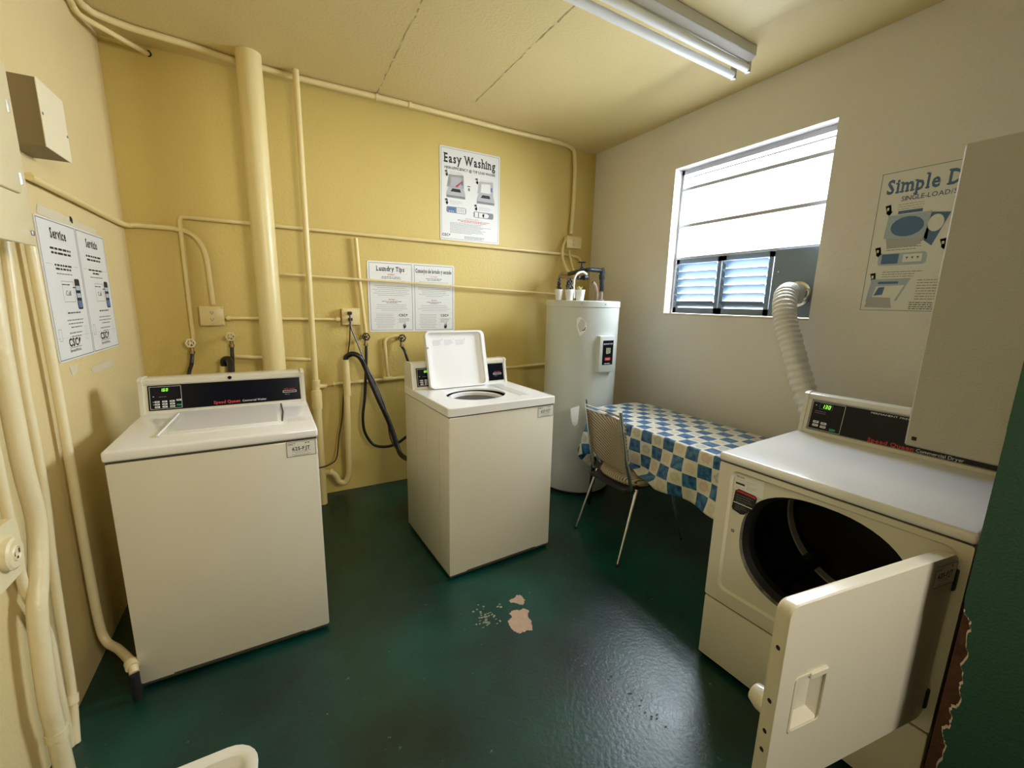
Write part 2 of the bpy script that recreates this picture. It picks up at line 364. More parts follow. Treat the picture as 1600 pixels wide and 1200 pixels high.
struct(G().box(-.2, W + .3, YF - .24, .2, H, H + .12), 'ceiling', m_ceil)
ceil = bpy.data.objects['ceiling']
g = G()
for x0, y0, y1, sd in ((1.405, -.12, -1.5, 5), (2.015, -.36, -1.6, 9)):
    r_ = random.Random(sd); y = y0; n = 46; up = []; dn = []; xo = 0
    for i in range(n + 1):
        y = y0 + (y1 - y0) * i / n; xo += r_.uniform(-.0035, .0035); xo *= .9; wd = r_.uniform(.0006, .0042); up.append((x0 + xo + wd, y)); dn.append((x0 + xo - wd, y))
    for i in range(n):
        if r_.random() < .86: g.add([(*up[i], H - .0012), (*up[i + 1], H - .0012), (*dn[i + 1], H - .0012), (*dn[i], H - .0012)], [(0, 1, 2, 3)])
struct(g, 'crack_line', m_fcrack, ceil)
struct(G().box(-.2, W + .3, 0, .2, -.1, H + .02), 'wall_back', m_wall)
struct(G().box(-.2, 0, YF - .24, .0, -.1, H + .02), 'wall_left', m_wall_l)
# right wall with the window opening
wy0, wy1, wz0, wz1 = -1.972, -.925, 1.385, 2.44
g = G()
g.box(W, W + .2, YF - .24, wy0, -.1, H + .02); g.box(W, W + .2, wy1, 0, -.1, H + .02); g.box(W, W + .2, wy0, wy1, -.1, wz0); g.box(W, W + .2, wy0, wy1, wz1, H + .02)
struct(g, 'wall_right', m_wall_r)
# front wall: green painted jamb beside the camera, broken plaster edge low down
g = G(); JX = 2.065; YB = YF - .22
g.box(JX + .018, W, YB, YF, -.1, H + .02, 1)
# plaster skin of the jamb as an outline with a ragged bite out of its edge
jf = Frame((JX, YF, 0), (0, -1, 0), (0, 0, 1), (-1, 0, 0))
bite = [(0, 2.787), (0, .80)]
r_ = random.Random(21); zz = .80
prof = [(.004, .78), (.006, .765), (.019, .752), (.026, .735), (.024, .70), (.033, .665), (.027, .63), (.036, .60), (.034, .57), (.045, .545), (.040, .525), (.028, .515), (.026, .505), (.036, .49), (.033, .46), (.020, .445), (.026, .43), (.037, .41), (.034, .36), (.029, .32), (.034, .28), (.028, .22), (.036, .15), (.02, .08), (.0, .02)]
fine_ = []
for (a, z), (b, w_) in zip(prof, prof[1:]):
    for k in range(4):
        q = k / 4; fine_.append(((a + (b - a) * q) * .8 + r_.uniform(-.0022, .0022), z + (w_ - z) * q + r_.uniform(-.003, .003)))
fine_.append(prof[-1]); fine_ = [(max(0, a), z) for a, z in fine_]; bite += fine_ + [(0, 0), (.22, 0), (.22, 2.787)]
g.prism(bite, -.018, 0, 0, jf)
# pale broken lip
lip = fine_[2:-1]
for (a, z), (b, w_) in zip(lip, lip[1:]):
    g.add([jf.p(a, z, .0008), jf.p(b, w_, .0008), jf.p(b - .0035, w_ + .001, -.008), jf.p(a - .0035, z + .001, -.008)], [(0, 1, 2, 3)], 2)
g.box(JX + .018, W, YF - .001, YF + .004, 1.2, H, 0)
wf = struct(g, 'wall_front', [m_gwall, m_brick, m_plast])
struct(G().box(-.2, JX + .3, YB, YF, 2.35, H + .02), 'trim_1', m_wall_l)
struct(G().box(-.2, .06, YB - .4, YF - .02, 0, H), 'trim_2', m_wall_l)

struct(G().box(-1.0, W + .1, -5.2, -5.1, -.1, H + .1).box(-1.1, -1.0, -5.2, YB, -.1, H + .1).box(W, W + .1, -5.1, YB, -.1, H + .1).box(-1.0, W + .1, -5.2, YB, H, H + .1).box(-1.0, W + .1, -5.2, YB - .66, -.1, 0).box(-1.0, .0, YB - .02, YB, 0, H), 'hall_light_blocker', mat('dark_blocker_paint', (.10, .10, .09), .8))  # unseen hall shell, added dark to keep outside light out of the doorway

# window: metal frame, glass panes, louvred vents in the lower third
wd = thing('window_1', None, None, (W + .085, -1.45, wz0)); wd['kind'] = 'structure'
X0 = .0
def WL(y, z): return (y + 1.45, z - wz0)
g = G(); fw = .02
g.box(-.01, .03, wy0 + 1.45, wy0 + 1.45 + fw, 0, wz1 - wz0); g.box(-.01, .03, wy1 + 1.45 - fw, wy1 + 1.45, 0, wz1 - wz0)
g.box(-.01, .03, wy0 + 1.45, wy1 + 1.45, wz1 - wz0 - .035, wz1 - wz0); g.box(-.01, .03, wy0 + 1.45, wy1 + 1.45, .0, .012)
zb = [2.30, 2.04]
g.box(-.012, .012, wy0 + 1.46, wy1 + 1.44, 2.372 - wz0, 2.380 - wz0)
for z in zb: g.box(-.012, .022, wy0 + 1.46, wy1 + 1.44, z - wz0 - .011, z - wz0 + .011)
g.box(-.012, .02, wy0 + 1.46, wy1 + 1.44, 1.80 - wz0, 1.815 - wz0)
g.build('window_frame', mat('pale_grey_window_metal', (.45, .46, .50), .4, .2), wd, 30)
zs = [1.815, 2.031, 2.049, 2.291, 2.309, 2.405]
for a, b in ((0, 1), (2, 3), (4, 5)):
    G().box(.002, .006, wy0 + 1.47, wy1 + 1.43, zs[a] - wz0, zs[b] - wz0).build('glass_pane', m_glass, wd, 0)
g = G(); g.rbox(-.085, -.0, wy0 + 1.452, wy1 + 1.448, -.004, .012, .003, 1); g.build('window_sill', mat('painted_sill', (.66, .58, .44), .5, bump=.6, bscale=40, var=.15), wd)
G().box(.10, .114, wy0 + 1.45, wy1 + 1.45, 0, .03).build('outer_sill', m_steel, wd)

def vent(name, ya, yb, za, zb_, label, ns=6):
    """louvred vent panel: frame and tilted slats; ya > yb"""
    t = thing(name, label, 'vent', (W + .06, (ya + yb) / 2, za), 0, None)
    h = zb_ - za; w = (ya - yb) / 2; g = G()
    for a, b, c, d in ((-w, -w + .028, 0, h), (w - .028, w, 0, h), (-w, w, 0, .042), (-w, w, h - .034, h)): g.box(-.008, .018, a, b, c, d)
    g.build('frame', m_blued, t)
    for i in range(ns):
        z0 = .045 + i * (h - .075) / ns; p = h / ns * .66
        s = G(); s.prism([(-.034, z0 + p), (-.032, z0 + p + .002), (.026, z0 + .002), (.024, z0)], -w + .022, w - .022, 0, Frame((0, 0, 0), (1, 0, 0), (0, 0, 1), (0, 1, 0)))
        s.build('louvre_slat', m_blued, t, 0)
    for s_ in (-1, 1):
        pass
    return t
vent('louvre_vent', -.965, -1.345, 1.40, 1.797, 'blue-grey louvred metal vent at the left of the window bottom')
vent('louvre_vent', -1.352, -1.70, 1.40, 1.797, 'blue-grey louvred metal vent between the other louvred vent and the blank duct plate')
t = thing('duct_plate', 'blank blue-grey metal plate holding the dryer duct, bottom right of the window', 'metal plate', (W + .06, -1.835, 1.40))
g = G(); th = [(.0 + .064 * math.cos(2 * PI * k / 24), .135 + .064 * math.sin(2 * PI * k / 24)) for k in range(24)]
g.plate([(-.137, 0), (.132, 0), (.132, .40), (-.137, .40)], [(a - .03, b) for a, b in th], -.004, .004, 0, Frame((0, 0, 0), (0, 1, 0), (0, 0, 1), (-1, 0, 0))); g.build('plate', m_blued, t, 0)
g = G(); g.lathe([(.072, 0), (.074, .006), (.060, .008), (.060, .03), (.055, .03), (.055, -.02)], (-.004, -.03, .135), (-1, 0, 0)); g.build('collar', m_chrome, t)
for a, b in ((.10, .27), (-.115, .27), (-.115, .09)):
    g = G(); g.lathe([(0, .004), (.004, .003), (.005, 0)], (-.004, a, b), (-1, 0, 0), seg=10); g.build('screw', m_chrome, t)

# ------------------------------------------------------------------ washers
DZ = .933
def digits(g, txt, fr, x, y, h, m, c=.001):
    w = h * .5; t = h * .13; SEG = {'0': 'abcdef', '1': 'bc', '3': 'abgcd', '6': 'afgcde', '.': '.'}
    for ch in txt:
        sg = SEG[ch]
        if ch == '.': g.rect(x - w * .25, x - w * .25 + t, y, y + t, m, fr, c); continue
        R = {'a': (0, w, h - t, h), 'd': (0, w, 0, t), 'g': (0, w, h / 2 - t / 2, h / 2 + t / 2), 'f': (0, t, h / 2, h), 'b': (w - t, w, h / 2, h), 'e': (0, t, 0, h / 2), 'c': (w - t, w, 0, h / 2)}
        for k in sg:
            a0, a1, b0, b1 = R[k]; s = .12; g.poly([(x + a0 + (y0 * s), y + y0) for a0, y0 in ((a0, b0), (a1, b0), (a1, b1), (a0, b1))], m, fr, c)
        x += w * 1.5
def id_sticker(parent, fr, code, w=.108, h=.064):
    g = G(); g.rect(0, w, 0, h, 0, fr, .0005); g.outline(.001, w - .001, .001, h - .001, .0018, 1, fr, .0009)
    g.text('CSC', .006, h - .014, .010, 1, fr, .001, bold=.03, width=.020); g.poly([(.029, h - .013), (.033, h - .006), (.030, h - .006)], 1, fr, .001)
    g.fine(.068, w - .006, h - .011, 1, .01, .0035, 1, fr, seed=4)
    g.text(code, w * .5, h * .42, .020, 1, fr, .001, bold=.025, width=.066, align='c')
    g.fine(.02, w - .02, h * .33, 2, .006, .0018, 2, fr, True, 2); g.fine(.008, w - .008, h * .13, 2, .004, .0014, 2, fr, True, 3)
    return lab(g.build('number_sticker', [m_paper, m_ink, m_grey], parent, 0), 'white sticker reading CSC and ' + code)
def console(t, w, vb, z0, zc, depth, dryer=False):
    """raised control console; vb = v of its front bottom edge"""
    zt = zc; lean = .028; g = G()
    prof = [(vb, z0), (depth, z0), (depth, zt - .012), (depth - .02, zt), (vb + lean + .012, zt + .003), (vb + lean - .006, zt - .004), (vb + lean - .004, zt - .022), (vb + lean, zt - .026)]
    fr = Frame((0, 0, 0), (0, 1, 0), (0, 0, 1), (1, 0, 0)); g.prism(prof, .014, w - .014, 0, fr)
    cap = [(vb - .004, z0), (depth + .002, z0), (depth + .002, zt - .01), (depth - .02, zt + .004), (vb + lean + .010, zt + .007), (vb + lean - .012, zt - .003), (vb + lean - .006, zt - .024)]
    g.prism(cap, 0, .015, 0, fr); g.prism(cap, w - .015, w, 0, fr)
    con = g.build('console', m_white if not dryer else m_white, t, 30)
    d = Vector((0, lean, zt - .026 - z0)); pf = Frame((0, vb, z0), (1, 0, 0), d, (0, -d.z, d.y)); hh = d.length
    return con, pf, hh
def controls(con, pf, hh, w, dryer, txt, title, sub):
    x0, x1, y0, y1 = .030, w - .022, .016, hh - .002; g = G(); g.box(x0, x1, y0, y1, 0, .002, 0, pf)
    c = .0026; sx = x0 + (.128 if dryer else .118)
    g.outline(x0 + .006, sx, y0 + .006, y1 - .006, .0012, 2, pf, c)
    if dryer:
        g.outline(x0 + .002, x1 - .002, y0 + .002, y1 - .002, .001, 2, pf, c)
        digits(g, txt, pf, x0 + .042, y1 - .032, .016, 3, c); g.outline(x0 + .034, x0 + .082, y1 - .036, y1 - .010, .0008, 4, pf, c)
        g.text('PERMANENT PRESS', x0 + .215, y1 - .015, .009, 2, pf, c, width=.13)
        g.text(title, x0 + .225, y0 + .006, .022, 1, pf, c, bold=.03, width=.145); g.text(sub, x0 + .375, y0 + .007, .017, 2, pf, c, width=.13)
        g.rect(x0 + .018, x0 + .022, y1 - .024, y1 - .020, 2, pf, c); g.fine(x0 + .02, x0 + .075, y1 - .048, 2, .008, .002, 4, pf, seed=8, c=c)
    else:
        digits(g, txt, pf, x0 + .044, y1 - .028, .013, 3, c)
        g.text(title, x0 + .235, y0 + .009, .020, 1, pf, c, bold=.035, width=.105); g.text(sub, x0 + .348, y0 + .010, .014, 2, pf, c, width=.10)
        g.outline(x1 - .078, x1 - .018, y0 + .038, y0 + .048, .0016, 2, pf, c); g.text('SPEED QUEEN', x1 - .048, y0 + .053, .008, 1, pf, c, width=.048, align='c')
        g.fine(x1 - .07, x1 - .025, y0 + .028, 1, .01, .002, 4, pf, seed=8, c=c)
        g.rect(x0 + .017, x0 + .021, y0 + .060, y0 + .063, 2, pf, c)
        for k in (0, 1): g.rect(x0 + .016, x0 + .0185, y0 + .036 - k * .011, y0 + .039 - k * .011, 2, pf, c)
        g.fine(x0 + .038, x0 + .09, y0 + .058, 1, .01, .002, 4, pf, seed=3, c=c)
    pn = g.build('control_panel', [m_black, m_red, m_paper, m_led, m_grey], con, 0); lab(pn, 'glossy black control panel with green digits')
    if dryer: bs = [(.022, .034), (.022, .019), (.052, .032), (.052, .017), (.088, .012)]; bw, bh = .022, .010
    else: bs = [(.021 + .0265 * i, .034 - .0115 * j) for i in range(3) for j in range(3)] + [(.098, .037), (.098, .015)]; bw, bh = .018, .0075
    for i, (a, b) in enumerate(bs):
        last = i == len(bs) - 1; q = G(); q.rbox(x0 + a, x0 + a + bw, y0 + b, y0 + b + bh, .0015, .0042, .0012, 1, 0, pf)
        if not last: q.rect(x0 + a + .004, x0 + a + bw - .004, y0 + b + bh * .4, y0 + b + bh * .65, 1, pf, .0044)
        o = q.build('button', [m_green if last else m_paper, m_ink], con, 0)
        if last: lab(o, 'green start button')
def washer(x, y, a, label, code, is_open):
    t = thing('washing_machine', label, 'washing machine', (x, y, 0), a, 'top-loading washers along the back wall'); w, d = .65, .66
    g = G(); g.rbox(0, w, .0, d, .022, .888, .008, 2, 0)
    g.box(.004, w - .004, .006, d - .01, .012, .03, 1)
    g.box(.10, .55, -.0008, .0, .027, .031, 1)
    for vv in (.12, .30, .47): g.box(-.0006, 0, vv, vv + .002, .06, .80, 2)   # pressed side seams as thin greyer strips
    g.build('cabinet', [m_white, m_seam, mat('enamel_side_seam', (.45, .44, .40), .4)], t)
    G().box(.003, w - .003, .003, d - .003, .885, .896, 0).build('seam_gasket', m_seam, t, 0)
    for u in (.05, .60):
        for vv in (.05, .60): G().lathe([(0, 0), (.018, 0), (.018, .01), (.01, .01), (.01, .024)], (u, vv, 0), seg=12).build('foot', m_rubber, t)
    out = rrect(-.004, w + .004, -.006, d, .012, 3); inn = rrect(.05, w - .05, .05, .49, .03, 4)
    if not is_open:
        g = G(); g.rbox(-.004, w + .004, -.006, d, .894, DZ, .010, 3)
    else:
        hole = [(.285 + .175 * math.cos(2 * PI * k / 40), .26 + .150 * math.sin(2 * PI * k / 40)) for k in range(40)]
        g = G(); g.plate(rrect(-.004, w + .004, -.006, d, .014, 4), hole, DZ - .010, DZ, 0, FF); g.plate(rrect(-.004, w + .004, -.006, d, .014, 4), rrect(.02, w - .02, .02, d - .02, .014, 4), .894, DZ - .0095, 0, FF)
        g.tube([(p[0], p[1], DZ - .002) for p in rrect(.002, w - .002, .0, d - .006, .014, 4)] + [(w - .002, d - .02, DZ - .002)], .005, 0, 8)
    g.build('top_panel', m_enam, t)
    con, pf, hh = console(t, w, .515, DZ - .002, 1.083, .655)
    controls(con, pf, hh, w, False, '1.60', 'Speed Queen', 'Commercial Washer')
    G().lathe([(0, .006), (.006, .006), (.008, .003), (.008, -.002)], (.335, .536, 1.073), (0, -1, .25), seg=14).build('lock', m_black, t)
    fr = Frame((.536, -.0005, .822), (1, 0, 0), (0, 0, 1), (0, -1, 0)); id_sticker(t, fr, code)
    if not is_open:
        g = G(); g.rbox(.128, .535, .108, .495, DZ - .002, DZ + .006, .004, 2); g.rbox(.15, .515, .14, .48, DZ + .004, DZ + .0075, .003, 1)
        g.tube([(.126, .112, DZ + .006), (.142, .455, DZ + .006)], .0035, 0, 8); lid = g.build('lid', m_enam, t)
        g = G(); g.tube([(.532, .140, DZ + .005), (.540, .30, DZ + .007), (.537, .485, DZ + .005)], .003, 0, 8); g.build('lid_gap', m_seam, lid)
        q = Frame((.556, .125, DZ + .0005), (1, 0, .0), (0, 1, 0)); g = G()
        for k in (0, 1, 2): g.rect(k * .036, k * .036 + .0012, 0, .07, 1, q, .0004) if k < 2 else None
        g.fine(.004, .032, .06, 5, .013, .002, 1, q, False, 5); g.fine(.040, .07, .06, 5, .013, .002, 1, q, False, 6)
        g.build('instruction_print', [m_paper, m_mid], t, 0)
    else:
        # open lid leaning back against the console
        o = Vector((.092, .462, DZ + .004)); up = Vector((0, .088, .338)).normalized(); lf = Frame(o, (1, 0, 0), up, (0, -up.z, up.y)); lw, lh = .392, .347
        g = G(); pts = rrect(0, lw, 0, lh, .03, 5); g.prism(pts, -.028, -.020, 0, lf)
        n = len(pts); ins = rrect(.012, lw - .022, .010, lh - .010, .022, 5)
        g.plate(pts, ins, -.022, .004, 0, lf); lid = g.build('lid', m_enam, t, 40)
        g = G()
        for k in range(3):
            g.fine(.05 + k * .075, .115 + k * .075, lh - .055, 6, .0058, .002, 0, lf, False, k, -.0195); g.rect(.112 + k * .075, .115 + k * .075, lh - .05, lh - .046, 1, lf, -.0195)
        g.build('instruction_print', [m_mid, m_ink], lid, 0)
        g = G(); g.lathe([(0, .004), (.006, .004), (.006, 0)], lf.p(.006, .245, .004), lf.n, seg=12); g.build('lid_bolt', m_steel, lid)
        # tub ring, basket and agitator inside the opening
        c = (.285, .26, 0); g = G(); g.lathe([(.137, DZ - .062), (.133, DZ - .050), (.136, DZ - .022), (.146, DZ - .016), (.158, DZ - .019), (.164, DZ - .028)], c, m=0, seg=48)
        lab(g.build('balance_ring', mat('white_ring', (.72, .72, .70), .3), t, 40), 'white ring at the mouth of the tub')
        g = G(); g.lathe([(.20, DZ - .0105), (.20, DZ - .045), (.16, DZ - .052), (.137, DZ - .063), (.185, DZ - .12), (.20, .45), (.18, .36), (0, .35)], c, m=0, seg=48); g.build('tub', mat('shaded_tub', (.006, .006, .006), .6), t, 40)  # near-black colour carries the shade inside the tub
        g = G(); g.lathe([(0, .70), (.03, .70), (.04, .66), (.045, .55), (.09, .40), (.15, .37)], c, m=0, seg=32)
        for k in range(4):
            an = k * PI / 2 + .4; g.box(.03, .13, -.006, .006, .37, .50, 0, Frame(c, (math.cos(an), math.sin(an), 0), (-math.sin(an), math.cos(an), 0)))
        g.build('agitator', mat('shaded_agitator', (.02, .02, .02), .5), t)  # agitator coloured dark for the shade down in the tub
        g = G(); g.box(.49, .545, .12, .44, DZ - .0002, DZ + .0004); g.rbox(.485, .55, .1, .46, DZ - .001, DZ + .002, .001, 1); g.build('lid_channel', mat('enamel_channel', (.62, .62, .58), .3), t)
    return t
w1 = washer(.177, -1.467, .0129, 'white top-load washer with its lid closed, number sticker 625-FJT, by the left wall', '625-FJT', False)
w2 = washer(1.418, -1.398, .0594, 'white top-load washer with its lid standing open, number sticker 627-FJT', '627-FJT', True)

# ------------------------------------------------------------------ dryer
dr = thing('clothes_dryer', 'white front-load dryer with its door swung open, number sticker 635-FJT', 'clothes dryer', (2.1774, -2.3275, 0), -1.5121)
w, d = .683, .69; FV = Frame((0, 0, 0), (1, 0, 0), (0, 0, 1), (0, -1, 0))
g = G(); g.box(0, .012, .03, d, .02, .872); g.box(w - .012, w, .03, d, .02, .872); g.box(0, w, d - .01, d, .02, .872); g.box(0, w, .03, d, .02, .03)
g.build('cabinet', m_white, dr, 0)
rec = rrect(.046, w - .022, .350, .848, .03, 5)
def sup(cx, cz, rx, rz, e, n=56, flat=None):
    out = []
    for k in range(n):
        t_ = 2 * PI * k / n; c_, s_ = math.cos(t_), math.sin(t_); out.append((cx + rx * math.copysign(abs(c_) ** (2 / e), c_), cz + rz * math.copysign(abs(s_) ** (2 / e), s_)))
    return out
opn = sup(.352, .612, .250, .215, 2.35)
g = G(); g.plate(rrect(0, w, .296, .866, .006, 2), rec, -.03, .0, 0, FV)       # outer frame of the front
g.plate(rec, opn, -.03, -.010, 0, FV)                                             # recessed panel with the round opening
n = len(rec); r2 = rrect(.054, w - .030, .358, .840, .026, 5)
g.add([FV.p(a, b, 0.0) for a, b in rec] + [FV.p(a, b, -.0098) for a, b in r2], [(i, (i + 1) % n, n + (i + 1) % n, n + i) for i in range(n)], 0)
g.build('front_panel', m_white, dr, 40)
g = G(); g.rbox(0, w, 0, .03, .022, .288, .006, 2); g.build('lower_panel', m_white, dr)
G().box(.004, w - .004, .006, .03, .284, .30).build('seam_gasket', m_seam, dr, 0)
G().box(.004, w - .004, .006, .04, .862, .876).build('seam_gasket', m_seam, dr, 0)
G().box(.03, w - .03, .02, d - .02, .008, .024).build('base', m_dark, dr, 0)
for u in (.05, .63):
    for vv in (.05, .63): G().lathe([(0, 0), (.018, 0), (.018, .01), (.01, .01), (.01, .024)], (u, vv, 0), seg=12).build('foot', m_rubber, dr)
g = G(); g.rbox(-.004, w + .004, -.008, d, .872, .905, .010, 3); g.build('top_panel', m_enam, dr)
con, pf, hh = console(dr, w, .600, .903, 1.079, .69, True); controls(con, pf, hh, w, True, '130', 'Speed Queen', 'Commercial Dryer')
# opening flange, drum, baffles
g = G(); n = len(opn); o2 = sup(.352, .612, .235, .200, 2.3); o3 = sup(.352, .612, .262, .228, 2.2)
def ringstrip(g, lst, m):
    for (A, ca), (Bq, cb) in zip(lst, lst[1:]):
        g.add([FV.p(a, b, ca) for a, b in A] + [FV.p(a, b, cb) for a, b in Bq], [(i, (i + 1) % n, n + (i + 1) % n, n + i) for i in range(n)], m)
ringstrip(g, [(opn, -.010), (opn, -.03), (o2, -.05), (o2, -.085), (o3, -.10)], 0); g.build('door_seal', mat('black_door_seal', (.003, .003, .004), .65), dr, 50)
m_drum = mat('dark_drum', (.022, .024, .028), .35, .4)
g = G(); g.lathe([(.262, .09), (.30, .10), (.30, .27), (.296, .28), (.30, .29), (.30, .60), (.0, .61)], (.345, 0, .585), (0, 1, 0), seg=64); drum = g.build('drum', m_drum, dr, 40)
g = G(); g.lathe([(.2985, .50), (.294, .505), (.294, .545), (.2985, .55)], (.345, 0, .585), (0, 1, 0), seg=64); lab(g.build('drum_band', mat('worn_steel_band', (.75, .72, .64), .4, .2), drum, 40), 'pale worn steel band round the dark drum')
for k in range(3):
    an = PI * .62 + k * 2 * PI / 3; u_ = Vector((math.cos(an), 0, math.sin(an))); tn = Vector((-math.sin(an), 0, math.cos(an)))
    fr = Frame(Vector((.345, .12, .585)) + u_ * .30, tn, (0, 1, 0), -u_); g = G(); g.prism([(-.035, 0), (.035, 0), (.012, .06), (-.012, .06)], 0, .44, 0, Frame(fr.o, fr.u, -u_, (0, 1, 0)))
    g.build('baffle', m_drum, drum, 30)
# notices on the recessed panel
pfm = Frame((0, .0095, 0), (1, 0, 0), (0, 0, 1), (0, -1, 0))
g = G(); g.rect(.058, .165, .775, .838, 0, pfm, .0006); g.text('SPEED QUEEN', .064, .824, .008, 1, pfm, .001, width=.03); g.fine(.064, .155, .815, 2, .008, .0016, 2, pfm, seed=3, c=.001); g.rect(.064, .098, .797, .804, 1, pfm, .001); g.fine(.105, .15, .800, 3, .006, .0014, 2, pfm, seed=7, c=.001); g.fine(.064, .10, .786, 2, .005, .0012, 2, pfm, seed=9, c=.001)
lab(g.build('rating_label', [m_paper, m_ink, m_mid], dr, 0), 'white rating label with small print')
g = G(); g.poly([(.060, .700), (.066, .769), (.078, .780), (.140, .776), (.147, .768), (.144, .740), (.128, .712), (.108, .688), (.096, .684), (.064, .692)], 0, pfm, .0008)
g.poly([(.067, .766), (.078, .776), (.140, .772), (.144, .764), (.078, .768)], 1, pfm, .0012); g.fine(.072, .135, .755, 4, .009, .002, 3, pfm, seed=2, c=.0012); g.rect(.064, .135, .722, .725, 2, pfm, .0012); g.fine(.072, .118, .712, 3, .007, .0018, 3, pfm, seed=12, c=.0012)
lab(g.build('warning_label', [m_ink, m_red, m_paper, m_grey], dr, 0), 'black warning label with a red top line')
g = G()
for a, b in ((.070, .602), (.0765, .602), (.070, .6085), (.0765, .6085)): g.rect(a, a + .0045, b, b + .0045, 0, pfm, .0012)
g.build('latch_slot', m_dark, dr, 0)
# door, open about a hundred degrees
hz0, hz1 = .342, .842; hp = Vector((.662, -.012, 0)); fe = Vector((.5388, -.607, 0)); dl = (fe - hp).normalized(); dn = Vector((dl.y, -dl.x, 0))
if dn.x < 0: dn = -dn      # outer face looks away from the opening, to +u
df = Frame(hp, -dl, (0, 0, 1), dn); LD = .612    # a runs from the hinge (0) to the free edge (-LD)
g = G(); pts = rrect(-LD, 0, hz0, hz1, .026, 5)
hx = (-.560, -.458, .512, .655)
pocket = rrect(hx[0], hx[1], hx[2], hx[3], .010, 3)
g.plate(pts, pocket, -.006, 0, 0, df)
# rolled rim and inner liner
n = len(pts); i2 = rrect(-LD + .004, -.004, hz0 + .004, hz1 - .004, .024, 5)
g.add([df.p(a, b, -.006) for a, b in pts] + [df.p(a, b, -.030) for a, b in i2], [(i, (i + 1) % n, n + (i + 1) % n, n + i) for i in range(n)], 0)
g.prism(rrect(-LD + .004, -.004, hz0 + .004, hz1 - .004, .024, 5), -.034, -.029, 0, df)
# moulded pull pocket: floor slopes in towards the hinge side
a0, a1, b0, b1 = hx
P3 = lambda a, b, c: df.p(a, b, c)
g.add([P3(a0, b0, -.001), P3(a1, b0, -.001), P3(a1, b1, -.001), P3(a0, b1, -.001), P3(a0 + .045, b0 + .022, -.022), P3(a1 - .018, b0 + .022, -.022), P3(a1 - .018, b1 - .022, -.022), P3(a0 + .045, b1 - .022, -.022)],
      [(0, 1, 5, 4), (1, 2, 6, 5), (2, 3, 7, 6), (3, 0, 4, 7), (4, 5, 6, 7)], 0)
door = g.build('door', m_white, dr, 35)
g = G(); g.plate(rrect(hx[0] - .003, hx[1] + .003, hx[2] - .003, hx[3] + .003, .012, 4), rrect(hx[0] + .003, hx[1] - .003, hx[2] + .003, hx[3] - .003, .009, 4), -.001, .0018, 0, df)
g.rbox(hx[0] + .04, hx[1] - .004, hx[3] - .012, hx[3] + .004, -.004, .006, .002, 1, 0, df); g.build('door_handle', m_white, door, 30)
sf = Frame(df.p(-.098, .762, .0006), df.u, (0, 0, 1), df.n); id_sticker(door, sf, '635-FJT', .096, .062)
for z in (.765, .40): g = G(); g.rbox(-.004, .010, z - .030, z + .030, -.03, .004, .002, 1, 0, df); g.build('hinge', m_ink, door)
for z in (.735, .60, .52, .47):
    g = G(); g.lathe([(0, .0015), (.0055, .001), (.0055, -.003)], df.p(-LD + .002, z, -.016), dl, seg=10); g.build('rim_hole', m_dark, door)
g = G(); g.lathe([(.028, 0), (.028, .020), (.022, .040), (0, .046)], df.p(-LD + .035, .555, -.034), -dn, seg=20); g.build('door_catch', m_white, door)

# vent duct from the window plate down behind the dryer
pth = spl([Vector(p) for p in ((W + .05, -1.865, 1.535), (W - .02, -1.865, 1.54), (W - .10, -1.885, 1.53), (3.19, -1.93, 1.46), (3.16, -1.965, 1.37), (3.15, -2.02, 1.25), (3.14, -2.09, 1.09), (3.13, -2.17, .93), (3.10, -2.24, .75), (3.02, -2.35, .52), (2.99, -2.42, .25), (2.93, -2.47, .14))], 26)
g = G(); g.tube(pth, lambda i: .056 + .0035 * math.sin(i * 1.15) + .0012 * math.sin(i * .37), 0, 28, cap=False)
tag(g.build('vent_duct', m_alu, None, 60), 'crinkled white flexible duct running from the window plate down behind the dryer', 'duct')

# ------------------------------------------------------------------ water heater and what stands on it
hx_, hy_, hr, hh_ = 2.79, -.655, .275, 1.475
he = thing('water_heater', 'tall grey-green cylindrical electric water heater in the corner', 'water heater', (hx_, hy_, 0))
g = G(); g.lathe([(0, .02), (hr - .012, .02), (hr - .002, .03), (hr, .05), (hr, hh_ - .045)], seg=72); g.build('tank', m_tank, he, 30)
g = G(); g.lathe([(hr - .02, .0), (hr - .02, .035)], seg=48); g.build('base_ring', m_dark, he)
g = G(); g.lathe([(hr + .001, hh_ - .045), (hr + .004, hh_ - .043), (hr + .004, hh_ - .004), (hr - .002, hh_), (0, hh_)], seg=72); g.build('top_cap', mat('tank_cap_enamel', (.62, .64, .58), .3), he, 30)
for an in (-130, -93):
    q = math.radians(an); g = G(); g.lathe([(0, .004), (.005, .003), (.006, 0)], ((hr + .003) * math.cos(q), (hr + .003) * math.sin(q), hh_ - .022), (math.cos(q), math.sin(q), 0), seg=10); g.build('cap_screw', m_steel, he)
q = math.radians(-88); cf = Frame((hr * math.cos(q), hr * math.sin(q), .965), (-math.sin(q), math.cos(q), 0), (0, 0, 1))
g = G(); g.rbox(-.073, .073, 0, .265, -.03, .022, .007, 2, 0, cf); ac = g.build('access_cover', m_tank, he)
g = G(); g.box(-.045, .056, .055, .232, .022, .0228, 0, cf)
g.text('BRADFORD WHITE', .006, .202, .014, 2, cf, .0235, bold=.02, width=.088, align='c'); g.rect(-.012, .03, .14, .178, 3, cf, .0235); g.poly([(-.012, .14), (-.004, .134), (.03, .14)], 3, cf, .0235); g.fine(-.008, .026, .170, 4, .009, .003, 0, cf, True, 5, .0238)
g.poly(rrect(-.022, .034, .086, .110, .008, 3), 1, cf, .0235); g.text('ALERT', .006, .093, .012, 2, cf, .0240, bold=.02, width=.040, align='c'); g.fine(-.04, .05, .062, 1, .01, .005, 2, cf, True, 5, .0235)
